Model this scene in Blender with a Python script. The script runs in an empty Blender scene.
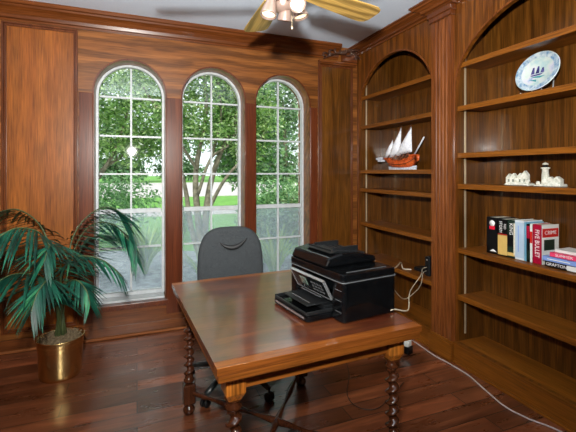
import bpy, math, random
from mathutils import Vector, Matrix, Euler
R = math.radians
PI = math.pi
scene = bpy.context.scene
col = scene.collection
rng = random.Random(7)

# ------------------------------------------------------------------ view maths (only used to read positions off the photo plan)
YAW = R(21.4); FPX = 385.0; CH = 1.42; HOR = 172.0
sy_, cy_ = math.sin(YAW), math.cos(YAW)
def onX(u, v, X):
    k = (u - 288) / FPX; d = X / (sy_ + cy_ * k)
    return Vector((X, d * (cy_ - sy_ * k), CH - (v - HOR) * d / FPX))
def onY(u, v, Y):
    k = (u - 288) / FPX; d = Y / (cy_ - sy_ * k)
    return Vector((d * (sy_ + cy_ * k), Y, CH - (v - HOR) * d / FPX))
def onZ(u, v, Z):
    k = (u - 288) / FPX; d = (CH - Z) * FPX / (v - HOR)
    return Vector((d * (sy_ + cy_ * k), d * (cy_ - sy_ * k), Z))

# ------------------------------------------------------------------ mesh builder
def wm(o):
    m = o.matrix_parent_inverse @ o.matrix_basis if o.parent else o.matrix_basis
    return wm(o.parent) @ m if o.parent else m

class MB:
    def __init__(s): s.v = []; s.f = []; s.m = []; s.s = []; s.mat = 0
    def add(s, vs, fs, smooth=False, mat=None):
        b = len(s.v); s.v += [tuple(p) for p in vs]
        for f in fs:
            s.f.append(tuple(b + i for i in f)); s.m.append(s.mat if mat is None else mat); s.s.append(smooth)
        return s
    def box(s, x0, x1, y0, y1, z0, z1, M=None, mat=None):
        vs = [Vector((x, y, z)) for z in (z0, z1) for y in (y0, y1) for x in (x0, x1)]
        if M is not None: vs = [M @ p for p in vs]
        return s.add(vs, [(0, 2, 3, 1), (4, 5, 7, 6), (0, 1, 5, 4), (2, 6, 7, 3), (0, 4, 6, 2), (1, 3, 7, 5)], mat=mat)
    def lathe(s, prof, M=None, n=24, mat=None, sx=1, caps=True):
        vs = []
        for r, z in prof:
            for i in range(n):
                a = 2 * PI * i / n; vs.append(Vector((r * math.cos(a) * sx, r * math.sin(a), z)))
        fs = []
        for j in range(len(prof) - 1):
            for i in range(n):
                k = (i + 1) % n
                fs.append((j * n + i, j * n + k, (j + 1) * n + k, (j + 1) * n + i))
        if M is not None: vs = [M @ p for p in vs]
        s.add(vs, fs, True, mat)
        if caps:
            b = len(s.v) - len(vs)
            if prof[0][0] > 1e-5: s.f.append(tuple(b + i for i in reversed(range(n)))); s.m.append(s.mat if mat is None else mat); s.s.append(False)
            if prof[-1][0] > 1e-5: s.f.append(tuple(b + (len(prof) - 1) * n + i for i in range(n))); s.m.append(s.mat if mat is None else mat); s.s.append(False)
        return s
    def tube(s, pts, rad, n=8, mat=None, flat=1.0, up=None):
        pts = [Vector(p) for p in pts]; N = len(pts)
        if not hasattr(rad, '__len__'): rad = [rad] * N
        prev = None; vs = []
        for i, p in enumerate(pts):
            t = (pts[min(i + 1, N - 1)] - pts[max(i - 1, 0)]).normalized()
            if prev is None:
                ref = Vector(up) if up else (Vector((0, 0, 1)) if abs(t.z) < .9 else Vector((1, 0, 0)))
            else: ref = prev
            nn = (ref - t * ref.dot(t)).normalized(); prev = nn; bb = t.cross(nn)
            for k in range(n):
                a = 2 * PI * k / n
                vs.append(p + nn * (math.cos(a) * rad[i] * flat) + bb * (math.sin(a) * rad[i]))
        fs = [(i * n + k, i * n + (k + 1) % n, (i + 1) * n + (k + 1) % n, (i + 1) * n + k) for i in range(N - 1) for k in range(n)]
        fs += [tuple(reversed(range(n))), tuple((N - 1) * n + k for k in range(n))]
        return s.add(vs, fs, True, mat)
    def prism(s, poly, fn, mat=None, smooth=False):
        """poly: list of (a,b); fn(a,b,t) with t 0/1 -> world"""
        n = len(poly)
        vs = [fn(a, b, 0) for a, b in poly] + [fn(a, b, 1) for a, b in poly]
        fs = [tuple(reversed(range(n))), tuple(range(n, 2 * n))] + [(i, (i + 1) % n, n + (i + 1) % n, n + i) for i in range(n)]
        return s.add(vs, fs, smooth, mat)
    def ring(s, outer, inner, fn, closed=True, mat=None):
        n = len(outer)
        vs = [fn(*outer[i], 0) for i in range(n)] + [fn(*inner[i], 0) for i in range(n)] + [fn(*outer[i], 1) for i in range(n)] + [fn(*inner[i], 1) for i in range(n)]
        fs = []
        for i in range(n if closed else n - 1):
            j = (i + 1) % n
            fs += [(i, j, n + j, n + i), (2 * n + i, 3 * n + i, 3 * n + j, 2 * n + j), (i, 2 * n + i, 2 * n + j, j), (n + i, n + j, 3 * n + j, 3 * n + i)]
        return s.add(vs, fs, False, mat)
    def ico(s, c, r, sub=2, sq=(1, 1, 1), jit=0, mat=None, M=None):
        n = 6 * sub; mm = 4 * sub; vs = []; c = Vector(c)
        for j in range(mm + 1):
            for i in range(n):
                th = PI * j / mm; a = 2 * PI * i / n
                rr = r * (1 + (rng.uniform(-jit, jit) if 0 < j < mm else 0))
                p = Vector((rr * sq[0] * math.sin(th) * math.cos(a), rr * sq[1] * math.sin(th) * math.sin(a), rr * sq[2] * math.cos(th)))
                if M is not None: p = M @ p
                vs.append(c + p)
        fs = [(j * n + i, (j + 1) * n + i, (j + 1) * n + (i + 1) % n, j * n + (i + 1) % n) for j in range(mm) for i in range(n)]
        return s.add(vs, fs, True, mat)
    def build(s, name, mats, parent=None, bevel=0, seg=2, world=True, subsurf=0):
        me = bpy.data.meshes.new(name); me.from_pydata(s.v, [], s.f)
        if not isinstance(mats, (list, tuple)): mats = [mats]
        for m in mats: me.materials.append(m)
        me.polygons.foreach_set('material_index', s.m)
        me.polygons.foreach_set('use_smooth', s.s)
        me.validate(); me.update()
        o = bpy.data.objects.new(name, me); col.objects.link(o)
        if bevel:
            b = o.modifiers.new('bevel', 'BEVEL'); b.width = bevel; b.segments = seg; b.limit_method = 'ANGLE'; b.angle_limit = R(40)
        if subsurf:
            b = o.modifiers.new('sub', 'SUBSURF'); b.levels = subsurf; b.render_levels = subsurf
        if parent:
            o.parent = parent
            if world: o.matrix_parent_inverse = wm(parent).inverted()
        return o

def tag(o, label=None, cat=None, group=None, kind=None):
    if label: o['label'] = label
    if cat: o['category'] = cat
    if group: o['group'] = group
    if kind: o['kind'] = kind
    return o
def thing(name, label, cat, loc, rz=0, group=None):
    o = bpy.data.objects.new(name, None); col.objects.link(o)
    o.empty_display_size = .1; o.location = loc; o.rotation_euler = (0, 0, rz)
    return tag(o, label, cat, group)
def struct(o): o['kind'] = 'structure'; return o
def copy_tree(o, parent=None):
    c = o.copy(); col.objects.link(c)
    if parent: c.parent = parent
    for ch in [x for x in list(bpy.data.objects) if x.parent == o]: copy_tree(ch, c)
    return c

# ------------------------------------------------------------------ materials
def newmat(name):
    m = bpy.data.materials.new(name); m.use_nodes = True; nt = m.node_tree
    return m, nt, nt.nodes, nt.links, nt.nodes['Principled BSDF']
def setp(b, **k):
    for key, val in k.items():
        nm = {'color': 'Base Color', 'rough': 'Roughness', 'metal': 'Metallic', 'coat': 'Coat Weight', 'coatr': 'Coat Roughness', 'spec': 'Specular IOR Level',
              'emit': 'Emission Color', 'emits': 'Emission Strength', 'ior': 'IOR', 'sheen': 'Sheen Weight'}[key]
        if key in ('color', 'emit'): val = (*val, 1)
        b.inputs[nm].default_value = val
def plain(name, color, rough=.5, **k):
    m, nt, N, L, b = newmat(name); setp(b, color=color, rough=rough, **k); return m
def coords(N, L, scale, rand=True, rot=(0, 0, 0)):
    tc = N.new('ShaderNodeTexCoord'); mp = N.new('ShaderNodeMapping'); mp.inputs['Scale'].default_value = scale; mp.inputs['Rotation'].default_value = rot
    if rand:
        oi = N.new('ShaderNodeObjectInfo'); vm = N.new('ShaderNodeVectorMath'); vm.operation = 'SCALE'; vm.inputs[0].default_value = (7.3, 5.1, 3.7)
        L.new(oi.outputs['Random'], vm.inputs['Scale']); ad = N.new('ShaderNodeVectorMath'); ad.operation = 'ADD'
        L.new(tc.outputs['Object'], ad.inputs[0]); L.new(vm.outputs[0], ad.inputs[1]); L.new(ad.outputs[0], mp.inputs['Vector'])
    else: L.new(tc.outputs['Object'], mp.inputs['Vector'])
    return mp.outputs['Vector']
def noise(N, L, vec, scale, detail=4, rough=.55, dist=0):
    n = N.new('ShaderNodeTexNoise'); n.inputs['Scale'].default_value = scale; n.inputs['Detail'].default_value = detail
    n.inputs['Roughness'].default_value = rough; n.inputs['Distortion'].default_value = dist; L.new(vec, n.inputs['Vector']); return n.outputs['Fac']
def ramp(N, L, fac, stops):
    r = N.new('ShaderNodeValToRGB'); e = r.color_ramp.elements
    while len(e) < len(stops): e.new(.5)
    for i, (p, c) in enumerate(stops): e[i].position = p; e[i].color = (*c, 1)
    L.new(fac, r.inputs['Fac']); return r.outputs['Color']
def mixc(N, L, a, b, fac, mode='MIX'):
    m = N.new('ShaderNodeMix'); m.data_type = 'RGBA'; m.blend_type = mode
    for s_, x in ((6, a), (7, b)):
        if isinstance(x, tuple): m.inputs[s_].default_value = (*x, 1)
        else: L.new(x, m.inputs[s_])
    if isinstance(fac, float) or isinstance(fac, int): m.inputs[0].default_value = fac
    else: L.new(fac, m.inputs[0])
    return m.outputs[2]
def bump(N, L, b, h, strength=.2, dist=.01):
    bp = N.new('ShaderNodeBump'); bp.inputs['Strength'].default_value = strength; bp.inputs['Distance'].default_value = dist
    L.new(h, bp.inputs['Height']); L.new(bp.outputs[0], b.inputs['Normal'])
def wood(name, dark, mid, light, axis='Z', rough=.32, coat=.4, coatr=.18, fine=.45, big=1.0, rings=0, rand=True, bmp=.15):
    m, nt, N, L, b = newmat(name)
    i = 'XYZ'.index(axis)
    sc = [11 * big] * 3; sc[i] = .45 * big
    v = coords(N, L, tuple(sc), rand)
    n1 = noise(N, L, v, 1.0, 5, .6, .6)
    c = ramp(N, L, n1, [(.15, dark), (.5, mid), (.85, light)])
    sc2 = [160] * 3; sc2[i] = 5
    n2 = noise(N, L, coords(N, L, tuple(sc2), rand), 1.0, 3, .6)
    f = ramp(N, L, n2, [(.3, (1 - fine,) * 3), (.62, (1.12,) * 3)])
    c = mixc(N, L, c, f, 1.0, 'MULTIPLY')
    if rings:
        sc3 = [2.6] * 3; sc3[i] = .42
        w = N.new('ShaderNodeTexWave'); w.wave_type = 'RINGS'; w.inputs['Scale'].default_value = 1.6; w.inputs['Distortion'].default_value = 12
        w.inputs['Detail'].default_value = 3; w.inputs['Detail Scale'].default_value = 1.2
        L.new(coords(N, L, tuple(sc3), rand), w.inputs['Vector'])
        rr = ramp(N, L, w.outputs['Fac'], [(.15, (1 - rings,) * 3), (.7, (1.1,) * 3)])
        c = mixc(N, L, c, rr, 1.0, 'MULTIPLY')
    L.new(c, b.inputs['Base Color'])
    setp(b, rough=rough, coat=coat * .75, coatr=coatr, spec=.22)
    bump(N, L, b, n2, bmp, .002)
    return m

W_frieze = wood('wood_frieze', (0.085, 0.02465, 0.0051), (0.1955, 0.06715, 0.0136), (0.3145, 0.1207, 0.0289), 'X', rough=.38, coat=.35, coatr=.2, rings=.3)
W_panel = wood('wood_panel', (0.1728, 0.04464, 0.00576), (0.2448, 0.072, 0.00936), (0.324, 0.108, 0.01584), 'Z', rough=.38, coat=.35, coatr=.22, rings=.12, big=1.0, fine=.5)
W_post = wood('wood_post', (0.0525, 0.01125, 0.00375), (0.105, 0.024, 0.0075), (0.1725, 0.0465, 0.0135), 'Z', rough=.3, coat=.5, coatr=.15)
W_trim = wood('wood_trim', (.06, .015, .004), (.12, .032, .008), (.19, .058, .014), 'Z', rough=.28, coat=.5, coatr=.12)
W_trimx = wood('wood_trim_long', (0.068, 0.017, 0.00425), (0.1445, 0.0408, 0.0085), (0.2295, 0.07225, 0.017), 'X', rough=.28, coat=.5, coatr=.12)
W_trimy = wood('wood_trim_deep', (0.068, 0.017, 0.00425), (0.1445, 0.0408, 0.0085), (0.2295, 0.07225, 0.017), 'Y', rough=.28, coat=.5, coatr=.12)
W_face = wood('wood_bookcase_face', (0.0935, 0.0255, 0.0034), (0.153, 0.04675, 0.00595), (0.2295, 0.0782, 0.0102), 'Z', rough=.4, coat=.3, coatr=.2, rings=.3, fine=.6)
W_back = wood('wood_bookcase_back', (0.0615, 0.01968, 0.00246), (0.1066, 0.03772, 0.00492), (0.164, 0.06396, 0.00902), 'Z', rough=.36, coat=.5, coatr=.12, rings=.22, fine=.6)
W_shelf = wood('wood_shelf', (0.09, 0.0252, 0.0027), (0.198, 0.063, 0.0063), (0.315, 0.108, 0.0108), 'Y', rough=.4, coat=.2, coatr=.2)
W_flute = wood('wood_flute', (.09, .022, .006), (.17, .050, .012), (.28, .092, .022), 'Z', rough=.28, coat=.5, coatr=.12, fine=.6)
W_leg = wood('wood_leg', (.022, .007, .003), (.05, .015, .006), (.085, .026, .009), 'Z', rough=.2, coat=.8, coatr=.08)
W_blk = wood('wood_leg_block', (.16, .045, .007), (.40, .130, .018), (.62, .24, .04), 'Z', rough=.3, coat=.5, coatr=.2, fine=.75, bmp=.5)
W_apron = wood('wood_apron', (.09, .025, .004), (.20, .060, .009), (.33, .110, .018), 'X', rough=.35, coat=.3, coatr=.2)
W_end = wood('wood_end_board', (.08, .021, .004), (.19, .055, .009), (.33, .105, .018), 'X', rough=.3, coat=.9, coatr=.16)

W_low = wood('wood_apron_board', (.05, .013, .003), (.12, .035, .008), (.19, .062, .014), 'X', rough=.35, coat=.3, coatr=.25)
W_shoe = wood('wood_shoe', (.12, .036, .010), (.26, .085, .022), (.38, .13, .04), 'X', rough=.6, coat=0)
def table_mat():
    m, nt, N, L, b = newmat('wood_tabletop')
    v = coords(N, L, (1.1, 9, 9), False)
    n1 = noise(N, L, v, 1.3, 6, .6, 1.0)
    c = ramp(N, L, n1, [(.2, (.04, .009, .004)), (.5, (.095, .024, .007)), (.8, (.19, .056, .012))])
    n3 = noise(N, L, coords(N, L, (3, 3, 3), False), 1.0, 3, .6, .8)
    wear = ramp(N, L, n3, [(.42, (1, 1, 1)), (.62, (.62, .38, .42))])
    c = mixc(N, L, c, wear, 1.0, 'MULTIPLY')
    n2 = noise(N, L, coords(N, L, (6, 150, 150), False), 1.0, 3, .6)
    c = mixc(N, L, c, ramp(N, L, n2, [(.3, (.65,) * 3), (.62, (1.12,) * 3)]), 1.0, 'MULTIPLY')
    L.new(c, b.inputs['Base Color'])
    n4 = noise(N, L, coords(N, L, (14, 14, 14), False), 1.0, 5, .7)
    rr = N.new('ShaderNodeMapRange'); rr.inputs[3].default_value = .05; rr.inputs[4].default_value = .26; L.new(n4, rr.inputs[0]); L.new(rr.outputs[0], b.inputs['Coat Roughness'])
    setp(b, rough=.35, coat=1.0); b.inputs['Coat IOR'].default_value = 2.5
    bump(N, L, b, n4, .12, .004)
    return m
M_table = table_mat()

def floor_mat():
    m, nt, N, L, b = newmat('wood_floor')
    tc = N.new('ShaderNodeTexCoord')
    br = N.new('ShaderNodeTexBrick'); br.offset = .37; br.offset_frequency = 2; br.squash = 1; br.inputs['Scale'].default_value = 1
    br.inputs['Brick Width'].default_value = 1.15; br.inputs['Row Height'].default_value = .128; br.inputs['Mortar Size'].default_value = .0032
    br.inputs['Mortar Smooth'].default_value = .2; br.inputs['Bias'].default_value = 0
    br.inputs['Color1'].default_value = (0, 0, 0, 1); br.inputs['Color2'].default_value = (1, 1, 1, 1); br.inputs['Mortar'].default_value = (.5, .5, .5, 1)
    L.new(tc.outputs['Object'], br.inputs['Vector'])
    # grain offset by plank
    sc = N.new('ShaderNodeVectorMath'); sc.operation = 'SCALE'; sc.inputs['Scale'].default_value = 9; L.new(br.outputs['Color'], sc.inputs[0])
    ad = N.new('ShaderNodeVectorMath'); ad.operation = 'ADD'; L.new(tc.outputs['Object'], ad.inputs[0]); L.new(sc.outputs[0], ad.inputs[1])
    mp = N.new('ShaderNodeMapping'); mp.inputs['Scale'].default_value = (1.6, 13, 1); L.new(ad.outputs[0], mp.inputs['Vector'])
    n1 = noise(N, L, mp.outputs[0], 1.0, 6, .62, 1.3)
    c = ramp(N, L, n1, [(.2, (.05, .014, .006)), (.5, (.135, .041, .016)), (.8, (.27, .09, .036))])
    pl = ramp(N, L, br.outputs['Color'], [(0, (.5, .47, .45)), (.5, (1, 1, 1)), (1, (1.6, 1.5, 1.45))])
    c = mixc(N, L, c, pl, 1.0, 'MULTIPLY')
    c = mixc(N, L, c, (.008, .004, .003), br.outputs['Fac'])
    L.new(c, b.inputs['Base Color'])
    n4 = noise(N, L, coords(N, L, (3, 11, 3), False), 1.0, 4, .6)
    rr = N.new('ShaderNodeMapRange'); rr.inputs[3].default_value = .18; rr.inputs[4].default_value = .42; L.new(n4, rr.inputs[0]); L.new(rr.outputs[0], b.inputs['Roughness'])
    setp(b, coat=.45, coatr=.24); b.inputs['Coat IOR'].default_value = 1.7
    su = N.new('ShaderNodeMath'); su.operation = 'SUBTRACT'; L.new(n4, su.inputs[0]); L.new(br.outputs['Fac'], su.inputs[1])
    bump(N, L, b, su.outputs[0], .35, .006)
    return m
M_floor = floor_mat()

def ceil_mat():
    m, nt, N, L, b = newmat('ceiling_paint')
    n = noise(N, L, coords(N, L, (60, 60, 60), False), 1, 4, .6)
    L.new(ramp(N, L, n, [(.3, (.66, .78, .93)), (.7, (.70, .82, .96))]), b.inputs['Base Color']); setp(b, rough=.9); bump(N, L, b, n, .2, .004); return m
M_ceil = ceil_mat()
def mottled(name, c1, c2, scale=8, rough=.6, detail=4, bmp=0, **k):
    m, nt, N, L, b = newmat(name)
    n = noise(N, L, coords(N, L, (1, 1, 1), False), scale, detail, .65)
    L.new(ramp(N, L, n, [(.35, c1), (.65, c2)]), b.inputs['Base Color']); setp(b, rough=rough, **k)
    if bmp: bump(N, L, b, n, bmp, .01)
    return m
M_plaster = mottled('plaster_wall', (.30, .20, .12), (.35, .24, .15), 6, .85)
M_white = mottled('window_paint', (.42, .46, .48), (.52, .56, .58), 20, .45)
M_brass = mottled('brass', (.62, .42, .16), (.78, .56, .24), 5, .24, metal=1.0)
M_std = plain('shelf_standard_metal', (.62, .52, .36), .35, metal=.6)
M_black = mottled('printer_plastic', (.0012, .0015, .002), (.003, .0035, .004), 30, .14, spec=.2, coat=.2, coatr=.03)
M_blackm = mottled('matt_black_plastic', (.004, .005, .006), (.008, .009, .010), 40, .4, spec=.3)
M_grey = plain('grey_plastic', (.07, .075, .08), .25)
M_screen = plain('printer_display', (.12, .17, .14), .15, coat=1)
M_silver = plain('silver_trim', (.42, .44, .46), .25, metal=.8)
M_fabric = mottled('chair_fabric', (.022, .026, .029), (.055, .062, .067), 220, .95, 3, .4, spec=.15)
M_dark = plain('chair_dark', (.008, .009, .010), .6)
M_chair = mottled('chair_base_plastic', (.008, .012, .012), (.014, .02, .02), 20, .3)
M_cable = mottled('cream_cable', (.50, .44, .33), (.60, .54, .42), 20, .5)
M_cablep = mottled('pale_cable', (.42, .36, .34), (.5, .44, .42), 20, .5)
M_cabled = plain('dark_cable', (.02, .014, .01), .5)
M_moss = mottled('moss', (.10, .075, .04), (.28, .21, .12), 60, .95, 6, 1.0)
M_stem = mottled('palm_stem', (.03, .05, .015), (.06, .08, .025), 20, .6)
def frond_mat():
    m, nt, N, L, b = newmat('palm_leaf')
    geo = N.new('ShaderNodeNewGeometry'); n = noise(N, L, coords(N, L, (1, 1, 1), True), 7, 3, .6)
    ad = N.new('ShaderNodeMath'); ad.operation = 'MULTIPLY_ADD'; ad.inputs[1].default_value = .5; L.new(geo.outputs['Random Per Island'], ad.inputs[0]); sb = N.new('ShaderNodeMath'); sb.operation = 'SUBTRACT'; sb.inputs[1].default_value = .25; L.new(n, sb.inputs[0]); L.new(sb.outputs[0], ad.inputs[2])
    L.new(ramp(N, L, ad.outputs[0], [(.2, (.002, .018, .012)), (.45, (.005, .050, .032)), (.65, (.012, .105, .060)), (.85, (.045, .21, .09))]), b.inputs['Base Color'])
    setp(b, rough=.43, spec=.3); return m
M_frond = frond_mat()

# ------------------------------------------------------------------ room shell
YB = 3.62                       # face of the window wall
YO = 3.90                       # outside of it
XR = 2.52                       # right wall face
XL, YF = -1.75, -1.7
CZ = 2.75
struct(MB().box(XL - .15, XR + .15, YF - .15, YO, -.12, 0).build('floor', M_floor))
struct(MB().box(XL - .15, XR + .15, YF - .15, YO, CZ, CZ + .12).build('ceiling', M_ceil))
struct(MB().box(XL - .15, XL, YF, YO, 0, CZ).build('wall_left', W_panel))
struct(MB().box(XR, XR + .15, YF, YO, 0, CZ).build('wall_right', W_face))
# wall behind the camera, with a cased opening to the next room
fr = MB(); fr.box(XL, -1.0, YF - .15, YF, 0, CZ); fr.box(.9, XR, YF - .15, YF, 0, CZ); fr.box(-1.0, .9, YF - .15, YF, 2.1, CZ)
fr.box(-1.0, .9, YF - .15, YF - .11, 0, 2.1)
struct(fr.build('wall_front', M_plaster))

def outline(x0, x1, z0, zs, b, n=24):
    cx, a = (x0 + x1) / 2, (x1 - x0) / 2
    p = [(x0, z0), (x0, zs)]
    for i in range(1, n): t = PI - PI * i / n; p.append((cx + a * math.cos(t), zs + b * math.sin(t)))
    return p + [(x1, zs), (x1, z0)]
def arch_wall(mb, fn, a0, a1, z0, z1, ops):
    """fn(a,z,t) t=0 front t=1 back; ops sorted (x0,x1,zb,zs,b)"""
    def quad(p, q, r_, s_):
        for t in (0, 1): mb.add([fn(*p, t), fn(*q, t), fn(*r_, t), fn(*s_, t)], [(0, 1, 2, 3)])
    cur = a0
    for (x0, x1, zb, zs, b) in ops:
        quad((cur, z0), (x0, z0), (x0, z1), (cur, z1))
        if zb > z0: quad((x0, z0), (x1, z0), (x1, zb), (x0, zb))
        o = outline(x0, x1, zb, zs, b)
        arch = o[1:-1]
        for i in range(len(arch) - 1):
            p, q = arch[i], arch[i + 1]; quad(p, q, (q[0], z1), (p[0], z1))
        for i in range(len(o)):
            p, q = o[i], o[(i + 1) % len(o)]
            if i == len(o) - 1 and zb <= z0: continue
            mb.add([fn(*p, 0), fn(*q, 0), fn(*q, 1), fn(*p, 1)], [(0, 1, 2, 3)], smooth=(0 < i < len(o) - 2))
        cur = x1
    quad((cur, z0), (a1, z0), (a1, z1), (cur, z1))
    for p, q in (((a0, z0), (a1, z0)), ((a0, z1), (a1, z1)), ((a0, z0), (a0, z1)), ((a1, z0), (a1, z1))):
        mb.add([fn(*p, 0), fn(*q, 0), fn(*q, 1), fn(*p, 1)], [(0, 1, 2, 3)])

WINS = [(-.338, .237), (.383, .968), (1.083, 1.655)]
SILL, SPR = .285, 2.10
wb = MB()
arch_wall(wb, lambda a, z, t: Vector((a, YB + t * (YO - YB), z)), XL, XR, 0, CZ, [(a, b, SILL, SPR, (b - a) / 2) for a, b in WINS])
struct(wb.build('wall_back', W_frieze))

# posts (vertical boards) between the windows, from the apron to the spring line
tn = [0]
def trim(mb, mat, bevel=0):
    tn[0] += 1
    return struct(mb.build('trim_%d' % tn[0], mat, bevel=bevel))
for x0, x1 in ((-.452, -.345), (.244, .376), (.975, 1.076), (1.662, 1.742)):
    trim(MB().box(x0, x1, YB - .014, YB, .15, 2.085), W_post, .004)
# apron boards and shoe under the windows
trim(MB().box(-.455, 1.742, YB - .012, YB, .10, .235), W_low, .001)
struct(MB().box(XL, 2.2, YB - .02, YB, 0, .10).build('baseboard_back', W_low, bevel=.001))
trim(MB().box(XL, 2.2, YB - .036, YB - .02, 0, .022), W_shoe, .006)
# panelled field at the left, with a dark moulding all round
def panel(x0, x1, z0, z1, w=.032, fld=W_panel, depth=.022):
    trim(MB().box(x0 + w * .8, x1 - w * .8, YB - .006, YB, z0 + w * .8, z1 - w * .8), fld)
    o = [(x0, z0), (x1, z0), (x1, z1), (x0, z1)]
    def ins(k): return [(x0 + k, z0 + k), (x1 - k, z0 + k), (x1 - k, z1 - k), (x0 + k, z1 - k)]
    mb = MB()
    mb.ring(ins(0), ins(w * .4), lambda a, z, t: Vector((a, YB - t * depth, z)))
    mb.ring(ins(w * .4), ins(w * .7), lambda a, z, t: Vector((a, YB - t * depth * .55, z)))
    mb.ring(ins(w * .7), ins(w), lambda a, z, t: Vector((a, YB - t * depth * .8, z)))
    trim(mb, W_trim, .002)
panel(-.985, -.458, .15, 2.60)
panel(-1.60, -1.045, .15, 2.60)
panel(1.775, 2.165, .15, 2.545, w=.022, fld=W_back, depth=.014)
trim(MB().box(1.752, 1.768, YB - .02, YB, .10, 2.56), W_trim, .004)
trim(MB().box(1.75, 2.2, YB - .045, YB, 2.56, 2.585).box(1.76, 2.2, YB - .03, YB, 2.548, 2.56), W_trimx, .004)

# crown mouldings
def sweep(path, prof, side):
    """path in xy; offset towards side (+1 left of travel)"""
    mb = MB(); P = [Vector(p) for p in path]; n = len(P); rows = []
    for i in range(n):
        d0 = (P[i] - P[i - 1]).normalized() if i else None
        d1 = (P[i + 1] - P[i]).normalized() if i < n - 1 else None
        n0 = Vector((-d0.y, d0.x)) * side if d0 else None; n1 = Vector((-d1.y, d1.x)) * side if d1 else None
        if n0 is None: m = n1
        elif n1 is None: m = n0
        else: m = (n0 + n1); m = m / max(1e-6, m.dot(n0))
        rows.append([Vector((P[i].x + m.x * p, P[i].y + m.y * p, z)) for p, z in prof])
    k = len(prof); vs = [v for r_ in rows for v in r_]
    fs = [(i * k + j, i * k + (j + 1) % k, (i + 1) * k + (j + 1) % k, (i + 1) * k + j) for i in range(n - 1) for j in range(k)]
    fs += [tuple(range(k)), tuple(reversed([(n - 1) * k + j for j in range(k)]))]
    mb.add(vs, fs); return mb
crown = [(0, CZ), (0, CZ - .14), (.012, CZ - .14), (.018, CZ - .125), (.03, CZ - .12), (.036, CZ - .095), (.055, CZ - .065), (.082, CZ - .045), (.088, CZ - .032), (.102, CZ - .028), (.11, CZ - .012), (.11, CZ)]
trim(sweep([(XL, YB), (1.98, YB)], crown, -1), W_trimx)
trim(sweep([(XL, YB), (XL, YF)], crown, 1), W_trimy)
crown2 = [(0, CZ), (0, CZ - .078), (.014, CZ - .078), (.02, CZ - .066), (.04, CZ - .062), (.048, CZ - .046), (.068, CZ - .034), (.088, CZ - .028), (.092, CZ - .015), (.108, CZ - .011), (.108, CZ)]
FX = 2.22
trim(sweep([(FX, YB - .0), (FX, 2.46), (FX - .05, 2.46), (FX - .05, 2.205), (FX, 2.205), (FX, .8), (FX - .05, .8), (FX - .05, .56), (XR, .56)], crown2, -1), W_trimy)

# windows
M_glass, nt, N, L, b = newmat('window_glass')
N.remove(b); fz = N.new('ShaderNodeFresnel'); fz.inputs['IOR'].default_value = 1.5
tr = N.new('ShaderNodeBsdfTransparent'); tr.inputs[0].default_value = (.95, .98, .97, 1); gl = N.new('ShaderNodeBsdfGlossy'); gl.inputs['Roughness'].default_value = .02
mx = N.new('ShaderNodeMixShader'); L.new(fz.outputs[0], mx.inputs[0]); L.new(tr.outputs[0], mx.inputs[1]); L.new(gl.outputs[0], mx.inputs[2]); L.new(mx.outputs[0], N['Material Output'].inputs[0])
M_mesh, nt, N, L, b = newmat('insect_screen')
N.remove(b); tr = N.new('ShaderNodeBsdfTransparent'); df = N.new('ShaderNodeBsdfDiffuse'); df.inputs[0].default_value = (.34, .38, .44, 1); tl = N.new('ShaderNodeBsdfTranslucent'); tl.inputs[0].default_value = (.34, .38, .44, 1)
a1 = N.new('ShaderNodeAddShader'); L.new(df.outputs[0], a1.inputs[0]); L.new(tl.outputs[0], a1.inputs[1])
mx = N.new('ShaderNodeMixShader'); mx.inputs[0].default_value = .28; L.new(tr.outputs[0], mx.inputs[1]); L.new(a1.outputs[0], mx.inputs[2]); L.new(mx.outputs[0], N['Material Output'].inputs[0])
for wi, (x0, x1) in enumerate(WINS):
    r = (x1 - x0) / 2; cx = (x0 + x1) / 2
    root = struct(thing('window_%d' % (wi + 1), None, None, (cx, YB, SILL)))
    def ol(k, zb=None): return outline(x0 + k, x1 - k, (SILL + .03 if zb is None else zb) , SPR, r - k)
    mb = MB(); yf = 3.765
    fnf = lambda a, z, t: Vector((a, yf + t * .05, z))
    o1 = ol(.001, SILL + .02); i1 = ol(.021, SILL + .05)
    mb.ring(o1, i1, fnf)
    # muntins
    for z in (2.09, 1.742, 1.402, .735):
        mb.box(x0 + .03, x1 - .03, yf + .008, yf + .03, z - .008, z + .008)
    if wi == 0: pass
    mb.box(x0 + .03, x1 - .03, yf - .004, yf + .04, 1.048, 1.085)
    mb.box(cx - .008, cx + .008, yf + .009, yf + .031, SILL + .06, SPR + r - .03)
    mb.build('window_frame', M_white, root)
    mb = MB(); o2 = ol(.03, SILL + .05)
    mb.prism(o2, lambda a, z, t: Vector((a, yf + .034 + t * .003, z))); mb.build('pane', M_glass, root)
    mb = MB().box(x0 + .02, x1 - .02, yf + .06, yf + .062, SILL + .03, 1.07); mb.build('insect_screen', M_mesh, root)
    mb = MB().box(x0 + .006, x1 - .006, YB + .02, yf + .03, SILL + .001, SILL + .018); mb.build('window_sill', M_white, root, bevel=.003)
    mb = MB().box(x0 - .022, x1 + .022, YB - .04, YB + .06, SILL - .035, SILL + .001)
    mb.box(x0 - .012, x1 + .012, YB - .022, YB, SILL - .052, SILL - .035); mb.build('window_stool', W_post, root, bevel=.004)
    # shiny bead on the wooden arch edge
    mb = MB(); 
    mb.ring(outline(x0 - .014, x1 + .014, SILL + .004, SPR, r + .014), outline(x0 - .001, x1 + .001, SILL + .004, SPR, r + .001), lambda a, z, t: Vector((a, YB - .008 + t * .008, z)), closed=False)
    mb.build('edge_bead', W_post, root)

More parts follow.
